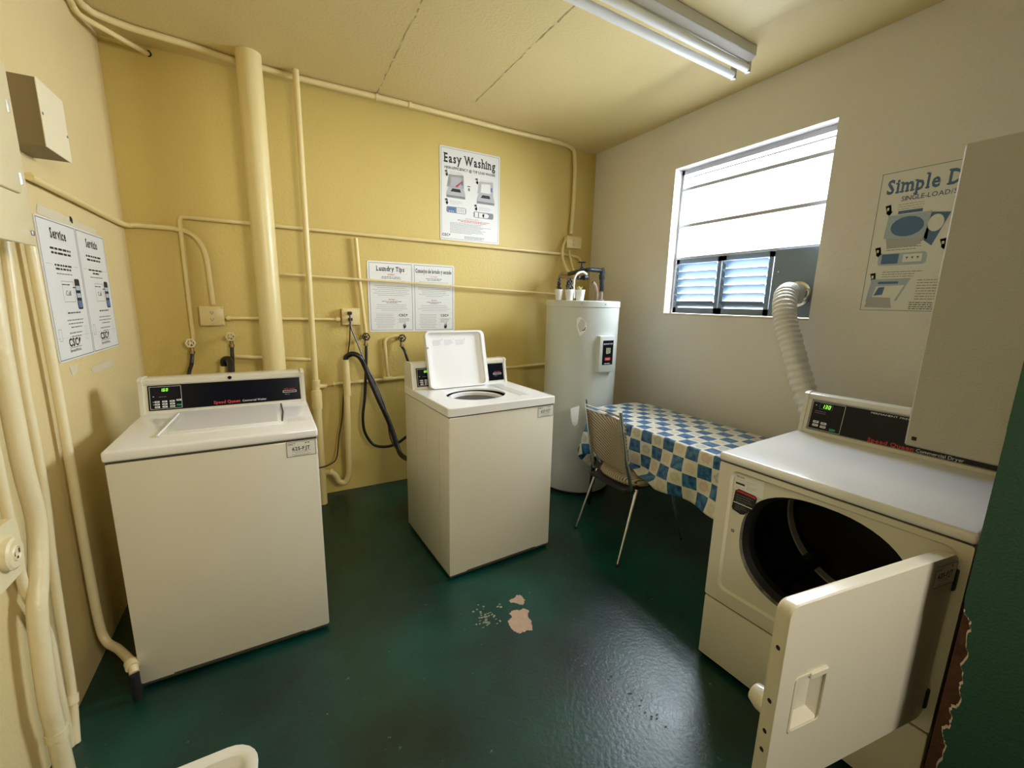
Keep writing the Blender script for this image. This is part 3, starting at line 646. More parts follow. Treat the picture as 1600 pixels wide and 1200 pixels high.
lab(g.build('label', [m_black, m_red, m_paper, mat('pale_olive_ink', (.45, .45, .3), .5)], ac, 0), 'black label with white lettering and a red badge')
# torn sticker on the tank
g = G(); pts = [(-136, 1.36), (-131, 1.372), (-125, 1.352), (-121, 1.325), (-121, 1.29), (-124, 1.262), (-128, 1.24), (-131, 1.238), (-133.5, 1.27), (-136, 1.31)]
g.add([((hr + .0008) * math.cos(math.radians(a)), (hr + .0008) * math.sin(math.radians(a)), z - .01) for a, z in pts], [list(range(len(pts)))], 0)
pts = [(-127.5, 1.272), (-123.5, 1.277), (-122.2, 1.30), (-123.2, 1.30), (-124.5, 1.282), (-127.5, 1.277)]
g.add([((hr + .0016) * math.cos(math.radians(a)), (hr + .0016) * math.sin(math.radians(a)), z - .01) for a, z in pts], [list(range(len(pts)))], 1)
lab(g.build('torn_sticker', [mat('torn_paper', (.88, .87, .80), .5), m_ink], he, 0), 'torn white sticker remnant')
TZ = hh_
pots = [((873, 464), 'white cup pot with dark feathery sprig, leftmost of three on the water heater', 0), ((889.5, 464), 'white cup pot with a dark knobbly plant, middle of three on the water heater', 1), ((906, 464), 'white cup pot with pale yellow leaves, rightmost of three on the water heater', 2)]
px3 = [Vector((2.665, -.70, TZ)), Vector((2.752, -.70, TZ)), Vector((2.850, -.705, TZ))]
# anchor the pots on the heater top behind its front rim, at the sight lines of the photograph
for i, ((pp, lb, kd), c0) in enumerate(zip(pots, px3)):
    pt = at(pp[0], pp[1], 1, [-.72, -.76, -.79][i]); t = thing('plant_pot', lb, 'plant pot', (pt.x, pt.y, TZ), .3 * i, 'white cup pots on the water heater')
    k = [.86, .92, .98][i]
    g = G(); g.lathe([(0, 0), (.026 * k, 0), (.027 * k, .002), (.036 * k, .072), (.038 * k, .074), (.036 * k, .076), (.032 * k, .070), (.028 * k, .06), (0, .06)], seg=24); g.build('pot', mat('white_pot', (.82, .82, .78), .35), t, 30)
    g = G(); rr_ = random.Random(i)
    if kd == 0:
        for q in range(16):
            an = rr_.uniform(0, 6.28); zz = .055 + q * .0055; ln = .022 * (1 - q / 22); g.add([(0, 0, zz), (ln * math.cos(an), ln * math.sin(an), zz + .03), (.004, .004, zz + .034), (-.006, .003, zz + .02)], [(0, 1, 2), (0, 3, 2)], 0)
        g.tube([(0, 0, .05), (.002, 0, .155)], .004, 0, 6); mt = mat('dark_sprig', (.02, .03, .02), .6)
    elif kd == 1:
        for q in range(30):
            an = q * 2.4; zz = .06 + q * .0030; R = .022 * (1 - ((q - 10) / 26) ** 2); bm_ = bmesh.new(); bmesh.ops.create_icosphere(bm_, subdivisions=1, radius=.0085)
            for v in bm_.verts: v.co += Vector((R * math.cos(an), R * math.sin(an), zz))
            g.bm(bm_, q % 3 == 0 and 1 or 0)
        mt = [mat('dark_succulent', (.02, .022, .03), .6), mat('grey_succulent', (.12, .13, .13), .6)]
    else:
        for q in range(12):
            an = rr_.uniform(0, 6.28); ln = rr_.uniform(.02, .035); h = rr_.uniform(.075, .115); sd = Vector((-math.sin(an), math.cos(an), 0)) * .007
            a = Vector((0, 0, .06)); e = Vector((ln * math.cos(an), ln * math.sin(an), h)); g.add([a, (a + e) / 2 + sd + Vector((0, 0, .01)), e, (a + e) / 2 - sd + Vector((0, 0, .01))], [(0, 1, 2, 3)], 0)
        mt = mat('pale_yellow_leaf', (.62, .58, .30), .5)
    g.build('plant', mt, t, 30)
# plumbing above the heater
g = G(); P = lambda a, b, y=-.55: at(a, b, 1, y)
g.tube([(2.93, -.58, TZ + .10), (2.93, -.58, TZ + .215), (2.93, -.58, TZ + .262), P(900, 425, -.45), P(886, 428, -.12)], .019, 0, 14, fillet=.04) if False else None
yq = -.50
g.tube([P(940, 455, yq), P(940.5, 423, yq), P(920, 421, yq), P(905, 424, -.42), P(889, 428, -.30)], .017, 0, 14, fillet=.02)
hv = thing('water_pipe', 'dark iron water pipe with a wheel valve above the water heater', 'pipe', tuple(P(940, 455, yq)))
iv = -hv.location
def shift(g, v):
    g.v = [q + v for q in g.v]; return g
g.tube([P(940.3, 437, yq), P(940.2, 429, yq)], .022, 0, 14); g.tube([P(942, 428, yq), P(940, 420, yq)], .021, 0, 14)
shift(g, iv).build('pipe', m_dpipe, hv)
g = G(); a = P(909, 423, -.44); g.lathe([(.02, -.02), (.022, 0), (.018, .02), (.009, .03), (.009, .058)], a, m=0, seg=16); shift(g, iv).build('valve_body', m_dpipe, hv)
g = G(); b = a + Vector((0, 0, .062)); g.lathe([(.004, 0), (.030, .0), (.033, .004), (.030, .008), (.004, .008)], b, seg=20); g.box(b.x - .03, b.x + .03, b.y - .004, b.y + .004, b.z, b.z + .01); shift(g, iv).build('valve_wheel', m_dpipe, hv)
g = G(); g.tube([P(940, 456, yq), (P(940, 456, yq).x, yq, TZ + .004)], .012, 0, 12); g.lathe([(.024, 0), (.024, .016), (.014, .02)], (P(940, 456, yq).x, yq, TZ), seg=16); shift(g, iv).build('nipple', mat('pale_nipple', (.6, .55, .48), .5), hv)
g = G(); y2 = -.48
g.tube([P(873, 450, -.2), P(873, 437, -.2), P(876, 427, -.2), P(889, 428, -.3)], .016, 0, 12, fillet=.03); g.tube([P(875, 432, -.2), P(894, 434, -.35), P(910, 434, y2)], .014, 0, 12)
tag(g.build('valve_pipe', mat('mixed_paint_pipe', (.36, .27, .16), .5, bump=.5, var=.5, vscale=25), None), 'cream and brown elbow pipe behind the plant pots on the water heater', 'pipe')
g = G(); g.tube([P(903, 434, y2), P(916, 434, y2)], .016, 0, 12); g.tube([P(912, 434, y2 - .03), P(917, 433, y2 - .03)], .021, 0, 12)
tag(g.build('shutoff_valve', m_dpipe, None), 'dark stub valve under the wheel-valve pipe above the heater', 'valve')
g = G(); g.tube([P(897, 466, -.60), P(896.5, 445, -.60), P(898, 434, -.60), P(903, 427, -.60), P(911, 425, -.60), P(917, 429, -.60)], .0085, 0, 10, smooth=8)
tag(g.build('flexible_connector', mat('pale_flex', (.62, .60, .52), .4), None), 'thin pale curved water connector arching over the pots on the water heater', 'hose')
a = P(930, 459, -.55); rp = thing('relief_pipe', 'short brown relief pipe on top of the water heater', 'pipe', (a.x, -.56, TZ)); iv = -rp.location; mrp = mat('brown_relief_pipe', (.34, .24, .18), .5)
g = G(); g.tube([P(926, 441, -.56), P(930, 446, -.56), P(932.5, 457, -.56), Vector((P(932.5, 457, -.56).x, -.56, TZ))], .013, 0, 12, smooth=6); shift(g, iv).build('pipe', mrp, rp)
g = G(); g.lathe([(0, .01), (.05, .01), (.055, .004), (.055, 0)], (0, 0, 0), seg=20); g.build('flange', mat('dark_flange', (.12, .10, .08), .5), rp)

# ------------------------------------------------------------------ pipes and conduits of the back wall
def pipe(name, pts, r, label, m=m_pipe, cat='pipe', fillet=.0, smooth=0, seg=14, extra=None, group=None):
    g = G(); g.tube(pts, r, 0, seg, fillet=fillet, smooth=smooth)
    if extra: extra(g)
    return tag(g.build(name, m, None, 40), label, cat, group)
def ringon(a, b, r, ln=.03):
    a, b = Vector(a), Vector(b); d_ = (b - a).normalized(); return lambda g: g.tube([a, a + d_ * ln], r, 0, 16)
pipe('drain_stack', [(.688, -.22, 0.0), (.688, -.22, H)], .064, 'thick cream drain stack rising floor to ceiling behind the left washer', seg=32)
vx = .935
def stackfit(g):
    g.lathe([(.024, .86), (.026, .87), (.026, .90), (.020, .905)], (vx - .01, -.165, 0), seg=20); g.lathe([(.032, .70), (.034, .72), (.034, .81), (.031, .83), (.024, .835), (.024, .90)], (vx - .012, -.165, 0), seg=24); g.tube([(vx - .012, -.165, 0), (vx - .012, -.165, .72)], .027, 0, 20)
pipe('vent_pipe', [(vx - .012, -.165, .80), (vx - .008, -.165, H)], .0185, 'slim cream vertical pipe widening low down, right of the thick drain stack', extra=stackfit)
# ceiling conduit
cz = H - .020
def clips(g):
    for x in (1.40, 1.62): g.lathe([(.021, 0), (.021, .02)], (x, -.122, cz), (1, 0, 0), seg=14)
pipe('ceiling_conduit', [(.028, -1.3, cz), (.028, -.6, cz), at(122, 0, 2, cz), at(135, 12, 2, cz), at(150, 22, 2, cz), at(200, 42, 2, cz), at(250, 57, 2, cz), at(300, 72, 2, cz), (.60, -.140, cz), (.76, -.130, cz), (.93, -.115, cz), (1.45, -.122, cz), (1.90, -.115, cz), (2.43, -.10, cz), at(868, 221, 2, cz)], .0165, 'long cream conduit running under the ceiling along the back wall to the corner bend', smooth=8, extra=lambda g: (clips(g), g.tube([at(860, 219, 2, cz), at(868, 221, 2, cz), B(893, 231), B(898, 250), B(897, 300), B(892, 366)], .017, 0, 14, smooth=8)))
pipe('ceiling_conduit', [(.018, -1.3, H - .06), (.018, -.75, H - .055), L(108, -2, .02), L(116, 12, .022), L(129, 26, .035), L(129, 26, .035).lerp(B(232, 85, .01), .35), L(129, 26, .035).lerp(B(232, 85, .01), .7), B(232, 85, .01)], .0125, 'short cream conduit curving from the left wall into a hole near the ceiling', smooth=8)
for (a, b, c, e) in ((232, 84, .016, 'dark hole where the short conduit enters the back wall'), (169, 53, .014, 'smaller dark empty hole in the back wall near the left corner')):
    g = G(); q = B(a, b, -.001); g.poly(ragged(q.x, q.z, c, c * 1.1, 14, a, .15), 0, Frame((0, -.0015, 0), (1, 0, 0), (0, 0, 1))); tag(g.build('wall_hole', m_dark, None, 0), e, 'hole')
# horizontal runs
pipe('water_line', [B(303, 530), B(281, 345), B(283, 339), B(290, 339), B(880, 397), B(905, 402), B(908, 412)], .0125, 'cream pipe dropping at the left and running right across the back wall at mid height', fillet=.03)
pipe('wall_conduit', [L(45, 275, .02), L(120, 313, .02), L(190, 349, .02), (.06, -.03, 1.835), B(250, 355), B(275, 358), B(300, 366), B(316, 385), B(324, 410), B(333, 476)], .0135, 'cream conduit from the left wall bending round the corner down to the left outlet', smooth=8, m=m_pipe)
pipe('thin_pipe', [B(437, 428, -.06), B(640, 442, -.06), B(860, 459, -.06), B(872, 460, -.06)], .0085, 'thin cream pipe crossing in front of the laundry tips sign')
pipe('outlet_conduit', [B(352, 497), B(360, 497), B(445, 498), B(532, 499)], .0095, 'thin cream conduit joining the two outlets on the back wall', extra=lambda g: (g.tube([B(354, 497), B(360, 497)], .017, 0, 12), g.tube([B(525, 499), B(531, 499)], .017, 0, 12)))
pipe('drop_pipe', [B(556, 372), B(562, 440), B(572, 523)], .0125, 'cream pipe dropping from the mid-height line to the tap left of the tips sign')
pipe('low_pipe', [B(368, 557, -.04), B(430, 560, -.05), B(488, 562, -.08)], .013, 'low cream pipe behind the left washer, beside the thick drain stack')
def lowfit(g):
    g.tube([B(497, 604, -.08), B(509, 603, -.06)], .018, 0, 12); g.tube([B(520, 600), B(523, 600)], .019, 0, 12); g.tube([B(598, 592), B(612, 591)], .018, 0, 12)
pipe('low_pipe', [B(497, 604, -.08), B(520, 600), B(630, 590), B(700, 583), B(784, 575), B(880, 566)], .0125, 'low cream pipe running right behind the open washer to the water heater', extra=lowfit)
pipe('elbow_pipe', [B(606, 592), B(602, 545), B(601, 533), B(605, 528), B(618, 525, -.045), B(625, 526, -.06)], .012, 'cream elbow pipe rising to the tap under the tips sign', fillet=.03)
# standpipe with trap
sy = -.13
def trap(g): pass
pipe('standpipe', [B(540, 563, sy), B(546, 742, sy), B(540, 755, sy), B(529, 753, sy), B(525, 742, sy), B(516, 737, sy), B(500, 740, -.10)], .021, 'cream standpipe with a trap at its foot between the two washers', fillet=.04, seg=18, extra=lambda g: (g.tube([B(540, 562, sy), B(543, 618, sy)], .025, 0, 18), g.tube([B(514, 737, sy), B(519, 738, sy)], .025, 0, 16)))
pipe('standpipe', [B(350, 572, -.10), B(350, 640, -.10)], .022, 'short cream standpipe showing just above the left washer console')
# taps
def tapv(px, py, y, m, lb, hose_label, hpts, hr_=.011):
    c = B(px, py, y); t = thing('hose_tap', lb, 'tap', tuple(c - Vector((0, 0, .03)))); iv = -t.location
    g = G(); g.tube([c + Vector((0, -y - .005, 0)), c + Vector((0, -.0, 0)), c + Vector((0, -.006, -.035)), c + Vector((0, -.012, -.06))], .011, 0, 12, fillet=.02); g.tube([c + Vector((0, -.01, -.045)), c + Vector((0, -.012, -.062))], .0155, 0, 12)
    shift(g, iv).build('body', m_brass if m is not m_rubber else m_dpipe, t)
    g = G(); o = c + Vector((0, -.028, .006)); ax = Vector((-.25, -1, .1)).normalized(); u = ax.cross(Vector((0, 0, 1))).normalized(); v = ax.cross(u)
    pts = [o + (u * math.cos(q * PI / 12) + v * math.sin(q * PI / 12)) * .0235 * (1 + .07 * math.cos(q * PI / 2)) for q in range(25)]; g.tube(pts, .0048, 0, 8)
    for q in range(5): an = q * 2 * PI / 5; g.tube([o, o + (u * math.cos(an) + v * math.sin(an)) * .022], .0032, 0, 6)
    g.lathe([(0, .006), (.007, .006), (.007, -.02)], o, ax, seg=10); shift(g, iv).build('handwheel', m, t)
    if hpts:
        g = G(); g.tube([c + Vector((0, -.012, -.062))] + hpts, hr_, 0, 12, smooth=8); tag(g.build('supply_hose', m_rubber, None), hose_label, 'hose')
m_hw = mat('cream_handwheel', (.80, .74, .52), .4); m_hwk = mat('black_handwheel', (.02, .02, .02), .4)
tapv(299, 537, -.06, m_hw, 'cream-wheeled tap at the far left above the left washer', 'black supply hose from the leftmost tap into the left washer', [B(299, 570, -.10), B(295, 585, -.16), B(288, 640, -.28)])
tapv(361, 527, -.06, m_hw, 'cream-wheeled tap beside the left edge of the thick drain stack', 'black supply hose from the second tap, left of the drain stack', [B(363, 560, -.09), B(364, 580, -.12), B(368, 640, -.28)])
tapv(571, 527, -.06, m_hwk, 'dark-wheeled tap at the lower left corner of the tips sign', 'black supply hose hanging in a loop between the washers', [B(572, 570, -.08), B(570, 620, -.09), B(567, 650, -.10), B(570, 675, -.11), B(583, 694, -.12), B(600, 698, -.14), B(618, 694, -.17), B(634, 683, -.25), B(655, 665, -.4)], .0105)
tapv(627, 529, -.06, m_hwk, 'black-wheeled tap under the tips sign, left of the open washer lid', 'black supply hose running from the tap to the back of the open washer', [B(632, 548, -.09), B(637, 563, -.13), B(650, 600, -.3)], .010)
g = G(); g.tube([B(540, 590, -.13), B(540, 562, -.13), B(543, 556, -.135), B(552, 553, -.15), B(562, 558, -.16), B(570, 572, -.16), B(577, 590, -.17), B(592, 625, -.20), B(608, 660, -.24), B(620, 695, -.30), B(628, 712, -.36), B(645, 720, -.5)], .0175, 0, 16, smooth=8)
tag(g.build('drain_hose', m_rubber, None), 'thick black drain hose arching from the standpipe to the open washer', 'hose')
g = G(); g.tube([B(350, 590, -.10), B(350, 572, -.10), B(349, 565, -.105), B(352, 561, -.12), B(358, 562, -.15), B(361, 572, -.2), B(362, 610, -.3)], .0175, 0, 16, smooth=8)
tag(g.build('drain_hose', m_rubber, None), 'thick black drain hose hooked over behind the left washer console', 'hose')
# outlets
def outlet_box(a, b, c, e, lb, plugged):
    p0, p1 = B(a, b, 0), B(c, e, 0); cx, cz_ = (p0.x + p1.x) / 2, (p0.z + p1.z) / 2; w_, h_ = abs(p1.x - p0.x), abs(p1.z - p0.z)
    t = thing('outlet_box', lb, 'electrical outlet', (cx, 0, cz_)); fr = Frame((0, 0, 0), (1, 0, 0), (0, 0, 1), (0, -1, 0))
    G().rbox(-w_ / 2 + .004, w_ / 2 - .004, -h_ / 2 + .004, h_ / 2 - .004, 0, .045, .004, 1, 0, fr).build('box', m_pipe, t)
    g = G(); g.rbox(-w_ / 2, w_ / 2, -h_ / 2, h_ / 2, .043, .050, .004, 2, 0, fr)
    for sx in (-1, 1):
        for sz in (-1, 1): g.lathe([(0, .003), (.004, .002), (.005, 0)], fr.p(sx * (w_ / 2 - .01), sz * (h_ / 2 - .01), .050), (0, -1, 0), seg=8)
    g.build('cover_plate', m_pipe, t)
    if h_ > .1:
        for sz in (-1, 1):
            g = G(); zc = sz * .021; g.prism(rrect(-.0165, .0165, zc - .0145, zc + .0145, .010, 4), .05, .0525, 0, fr)
            g.rect(-.0085, -.0060, zc - .003, zc + .007, 1, fr, .053); g.rect(.0055, .0080, zc - .002, zc + .006, 1, fr, .053); g.rect(-.0025, .0025, zc - .010, zc - .005, 1, fr, .053)
            g.build('socket', [mat('cream_socket', (.74, .64, .38), .4), m_ink], t, 0)
    return t
outlet_box(312, 478, 353, 508, 'cream surface outlet with two free sockets, left of the thick drain stack', False)
outlet_box(532, 481, 561, 507, 'cream surface outlet with black plugs in it, left of the tips sign', True)
outlet_box(881, 369, 903, 390, 'small blank cream junction box above the water heater', False)
for i, (a, b) in enumerate(((546, 489), (547, 499))):
    c = B(a, b, -.055); g = G(); g.rbox(c.x - .014, c.x + .014, c.y - .024, c.y, c.z - .011, c.z + .011, .004, 2)
    if i == 0: g.tube([c + Vector((0, -.02, -.004)), B(547, 510, -.08), B(546, 535, -.07), B(543, 556, -.06), B(538, 590, -.06), B(535, 650, -.06), B(530, 680, -.06), B(526, 715, -.10), B(515, 726, -.17), B(503, 730, -.23), B(480, 735, -.3)], .0042, 0, 8, smooth=6)
    else: g.tube([c + Vector((0, -.02, -.006)), B(549, 513, -.09), B(558, 535, -.10), B(572, 570, -.14), B(590, 605, -.17), B(604, 645, -.22), B(612, 690, -.28), B(640, 720, -.5)], .005, 0, 8, smooth=6)
    tag(g.build('power_cord', m_rubber, None), ['thin black plug and cord from the upper socket, hanging down to the left washer', 'black plug and cord from the lower socket, following the thick hose to the open washer'][i], 'cord')
pipe('flex_conduit', [B(885, 372, -.03), B(880, 385, -.04), B(879, 402, -.06), B(884, 418, -.12), B(892, 430, -.25)], .012, 'short cream flexible conduit curving from the small junction box down to the heater', smooth=8)
pipe('flex_conduit', [B(889, 392, -.04), B(893, 412, -.12), B(897, 424, -.25)], .008, 'thin straight cream conduit from the junction box to the heater pipes', smooth=6)
# ------------------------------------------------------------------ left wall
t = thing('electrical_panel', 'large cream electrical panel with a hinged cover at the left edge', 'electrical panel', (0, -1.5, 1.587))
FL = Frame((0, 0, 0), (0, -1, 0), (0, 0, 1), (1, 0, 0))
G().rbox(0.0, .38, 0, .46, 0, .115, .006, 2, 0, FL).build('enclosure', m_pipe_l, t)
g = G(); g.rbox(-.012, .392, -.008, .468, .112, .122, .004, 2, 0, FL); g.build('cover', m_pipe_l, t)
g = G(); g.rbox(.045, .345, .125, .405, .121, .131, .006, 2, 0, FL); dd = g.build('door', m_pipe_l, t)
for z in (.15, .33): G().tube([FL.p(.043, z, .130), FL.p(.043, z + .03, .130)], .004, 0, 8).build('hinge', m_steel, dd)
G().rbox(.001, .016, .02, .034, .122, .126, .002, 1, 0, FL).build('screw', m_steel, t)
t = thing('metal_box', 'small cream metal box on the left wall beyond the electrical panel', 'metal box', (0, -1.13, 1.917))
FLb = Frame((0, 0, 0), (0, 1, 0), (0, 0, 1), (1, 0, 0))
lab(G().box(-.098, .098, 0, .203, 0, .098, 0, FLb).build('body', mat('shaded_box_side', (.22, .165, .075), .5, bump=.3), t, 0), 'box sides coloured dark brown for their shade')  # dark colour carries the shade on the sides; the lid stays cream
g = G(); g.rbox(-.101, .101, -.002, .205, .098, .102, .001, 1, 0, FLb); g.build('lid', mat('cream_box_lid', (.80, .72, .50), .4), t)
for a, b in ((-.094, .10), (.092, .085)): G().lathe([(0, .003), (.004, .002), (.005, 0)], FLb.p(a, b, .102), (1, 0, 0), seg=8).build('screw', m_steel, t)
ZP = 1.592
XC = .052
pipe('thick_conduit', [Vector((XC, L(-24, 380, XC).y, ZP + .02)), L(-12, 470, XC), L(10, 595, XC), L(35, 725, XC), L(57, 815, XC), L(60, 900, XC), L(59, 965, XC), L(74, 1085, XC), L(88, 1145, XC), Vector((XC, L(94, 1168, XC).y, 0))], .0225, 'thick cream conduit wavering down the left wall from the electrical panel', m_pipe_l, smooth=8, seg=20, extra=lambda g: g.tube([L(88, 1140, XC), L(90, 1152, XC)], .027, 0, 18))
pipe('wall_conduit', [L(7, 375, .03), L(20, 470, .03), L(36, 590, .03), L(52, 675, .03), L(69, 770, .03), L(82, 880, .03), L(100, 1000, .03), L(112, 1080, .035), Vector((.04, L(114, 1140, .04).y, 0))], .0125, 'slim cream conduit just right of the thick one on the left wall', m_pipe_l, smooth=8, extra=lambda g: g.tube([L(112, 1085, .035), L(113, 1100, .037)], .017, 0, 12))
pipe('wall_conduit', [(.03, -1.34, ZP + .03), (.03, -1.345, 1.1), (.03, -1.41, .6), (.035, -1.44, .3), (.05, -1.475, .10), (.05, -1.49, .0)], .013, 'slim cream conduit second to the right of the thick one on the left wall', m_pipe_l, smooth=8) if False else None
pipe('wall_conduit', [L(46, 375, .03), L(95, 640, .03), L(128, 830, .03), L(152, 960, .035), L(165, 1000, .05), L(186, 1015, .10), L(205, 1035, .16), L(210, 1052, .175)], .0145, 'cream conduit running down the left wall and kinking out beside the left washer', m_pipe_l, smooth=8, extra=lambda g: (g.tube([L(204, 1034, .158), L(207, 1043, .168)], .020, 0, 12)))
pipe('drain_stub', [at(210, 1053, 0, .176), Vector((at(210, 1053, 0, .176).x, at(210, 1053, 0, .176).y, 0))], .014, 'stub coloured dark for shade, under the kinked conduit at the floor beside the left washer', m_ink)  # black colour stands for the shade beside the washer
pipe('wall_conduit', [Vector((.028, L(-14, 650, .028).y, ZP)), L(-6, 715, .028), L(18, 830, .028), L(37, 915, .028), L(58, 958, .028), L(78, 1000, .028), L(91, 1070, .028), Vector((.03, L(103, 1128, .03).y, 0))], .012, 'slim cream conduit partly hidden behind the thick one on the left wall', m_pipe_l, smooth=8)
t = thing('range_outlet', 'round cream three-slot outlet on the left wall beside the thick conduit', 'electrical outlet', (0, -1.70, .70))
oc = at(15, 866, 0, .10)
t.location = (0, oc.y, oc.z)
g = G(); g.prism(rrect(-.07, .07, -.075, .075, .03, 4), 0, .095, 0, FL); g.build('box', m_pipe_l, t, 30)
g = G(); g.lathe([(.040, .095), (.040, .108), (.034, .112), (.012, .112), (0, .110)], (0, -.0, 0), (1, 0, 0), seg=28); g.lathe([(.020, .112), (.017, .115), (.014, .112)], (0, 0, 0), (1, 0, 0), seg=24)
g.build('socket', m_pipe_l, t, 30)
g = G(); fr = FL
for a, b, c, e in ((-.013, -.009, -.004, .008), (.009, .013, -.004, .008), (-.003, .003, -.014, -.008)): g.rect(a, c if False else b, c, e, 0, fr, .1135)
g.build('slots', m_dark, t, 0)
pipe('riser_conduit', [(.04, -1.52, 2.05), (.04, -1.50, H)], .02, 'cream conduit rising from the electrical panel to the ceiling', m_pipe_l)

# ------------------------------------------------------------------ grey box above the dryer
t = thing('grey_cabinet', 'large grey metal cabinet on the green front wall above the dryer', 'metal cabinet', (2.34, YF, 1.10))
G().rbox(-.19, .19, .004, .186, 0, .735, .004, 1).build('body', mat('grey_cabinet_paint', (.50, .50, .49), .45, bump=.25, bscale=220, var=.05), t)
G().box(-.1905, -.190, .163, .173, .017, .027).build('screw_hole', m_dark, t, 0)
# ------------------------------------------------------------------ ceiling light
t = thing('ceiling_light', 'unlit twin-tube fluorescent ceiling light', 'ceiling light', (2.3, -1.66, H))
a = Vector((3.005, -1.695, 0)); dirx = Vector((1.0, .028, 0)).normalized(); n_ = Vector((-dirx.y, dirx.x, 0)); o = a - Vector((2.3, -1.66, 0)); fr = Frame(o, dirx, n_, (0, 0, 1))
LN = 1.22
g = G(); g.rbox(-LN, 0, -.02, .10, -.05, 0, .004, 1, 0, fr); g.build('housing', m_fix, t)
g = G(); g.prism([(-.02, -.05), (.10, -.05), (.075, -.072), (.005, -.072)], -LN + .01, -.01, 0, Frame(o, n_, (0, 0, 1), dirx)); g.build('ballast_cover', m_fix, t)
for yy in (.015, .095):
    g = G(); g.tube([fr.p(-LN + .02, yy, -.098), fr.p(-.022, yy, -.098)], .019, 0, 18); tb = g.build('lamp_tube', m_sock, t)
    for x in (-LN + .012, -.012):
        g = G(); g.rbox(x - .010, x + .010, yy - .014, yy + .014, -.118, -.05, .004, 2, 0, fr); g.build('lamp_holder', m_steel if x > -.5 else m_fix, t)
# ------------------------------------------------------------------ signs
def csc(g, a, b, s, fr, m, full=False):
    g.text('CSC', a, b, s, m, fr, bold=.035, width=s * 2.1)
    x = a + s * 2.2; g.poly([(x, b + s * .02), (x + s * .42, b + s * .55), (x + s * .30, b + s * .74), (x + s * .20, b + s * .52), (x + s * .10, b + s * .70), (x - s * .02, b + s * .45)], m, fr, .0009)
    if full: g.rect(a, a + s * 2.7, b - s * .14, b - s * .10, m, fr); g.text('ServiceWorks', a, b - s * .52, s * .42, m, fr, width=s * 2.5)
def arrow(g, a, b, s, fr, m, pm):
    g.poly([(a, b), (a + s * .5, b + s * .1), (a + s * .62, b - s * .6), (a + s * .75, b - s * .62), (a + s * .5, b - s * 1.05), (a + s * .12, b - s * .72), (a + s * .22, b - s * .68)], m, fr); g.rect(a + s * .2, a + s * .38, b - s * .5, b - s * .2, pm, fr, .0009)
PM = [m_paper, m_ink, m_grey, m_mid, m_red, m_blue, m_lblue, m_steel]
# Easy Washing
sg = Frame((1.881, -.001, 1.922), (1, 0, 0), (0, 0, 1), (0, -1, 0)); g = G(); w_, h_ = .51, .675
g.prism(rrect(0, w_, 0, h_, .012, 3), 0, .003, 0, sg); s2 = Frame(sg.p(0, 0, .003), sg.u, sg.v, sg.n)
g.outline(.010, w_ - .010, .010, h_ - .010, .0018, 1, s2)
g.text('Easy Washing', w_ / 2, .565, .090, 1, s2, bold=.026, width=.44, align='c', serif=True)
g.text('HIGH-EFFICIENCY', .038, .520, .026, 1, s2, bold=.02, width=.195); g.text('@', .238, .520, .026, 1, s2, bold=.02, width=.026); g.text('TOP LOAD WASHER', .270, .520, .026, 1, s2, bold=.02, width=.200)
def mini_washer(g, a, b, flip):
    g.poly([(a, b + .075), (a + .016, b + .165), (a + .138, b + .172), (a + .142, b + .075)], 7 if not flip else 3, s2, .0007); g.poly([(a + .03, b + .085), (a + .036, b + .15), (a + .115, b + .155), (a + .118, b + .085)], 0 if flip else 3, s2, .0009)
    g.poly([(a - .004, b + .03), (a + .012, b + .075), (a + .138, b + .078), (a + .152, b + .034)], 3, s2, .0008); g.poly([(a + .03, b + .045), (a + .045, b + .068), (a + .108, b + .068), (a + .116, b + .045)], 1, s2, .001)
    g.rect(a - .004, a + .152, b, b + .034, 2, s2, .0009); g.rect(a - .004, a + .152, b + .018, b + .034, 3, s2, .001)
    if not flip: g.poly([(a + .07, b + .088), (a + .122, b + .128), (a + .124, b + .118), (a + .082, b + .078)], 4, s2, .0012)
    g.rect(a + .118, a + .132, b + .10, b + .13, 5, s2, .001)
mini_washer(g, .055, .315, False); mini_washer(g, .310, .300, True)
arrow(g, .038, .505, .04, s2, 1, 0); arrow(g, .292, .482, .04, s2, 1, 0); arrow(g, .038, .302, .04, s2, 1, 0); arrow(g, .284, .285, .04, s2, 1, 0)
for (a, b) in ((.08, .500), (.335, .475), (.08, .290), (.325, .270)): g.fine(a, a + .13, b, 3, .010, .003, 3, s2, seed=int(a * 100))
g.rect(.225, .25, .412, .418, 1, s2); g.poly(ragged(.238, .395, .012, .012, 8, 4), 2, s2, .0008)
g.poly(rrect(.050, .215, .205, .250, .012, 3), 2, s2, .0007); g.rect(.062, .125, .210, .247, 5, s2, .0009); g.rect(.135, .208, .209, .246, 0, s2, .0009)
for k in range(4): g.rect(.145 + k * .015, .148 + k * .015, .216, .240, 1, s2, .001)
for k in range(3): g.rect(.072 + k * .016, .080 + k * .016, .214, .220, 0, s2, .001)
g.poly(rrect(.278, .455, .190, .236, .012, 3), 2, s2, .0007); g.rect(.290, .318, .194, .232, 0, s2, .0009); g.rect(.326, .372, .194, .230, 0, s2, .0009); g.poly([(.385 + .030 * math.cos(k / 2.0), .212 + .018 * math.sin(k / 2.0)) for k in range(12)], 0, s2, .0009)
g.text('FOR YOUR SAFETY', .27, .167, .013, 4, s2, width=.12, align='c'); g.fine(.14, .42, .155, 2, .010, .0045, 4, s2, True, 2)
g.fine(.08, .44, .132, 9, .0092, .0030, 2, s2, False, 3); csc(g, .014, .030, .026, s2, 1); g.fine(.20, .40, .036, 3, .008, .0028, 1, s2, False, 5)
tag(g.build('poster', PM, None, 0), 'tall white poster headed Easy Washing on the back wall', 'poster')
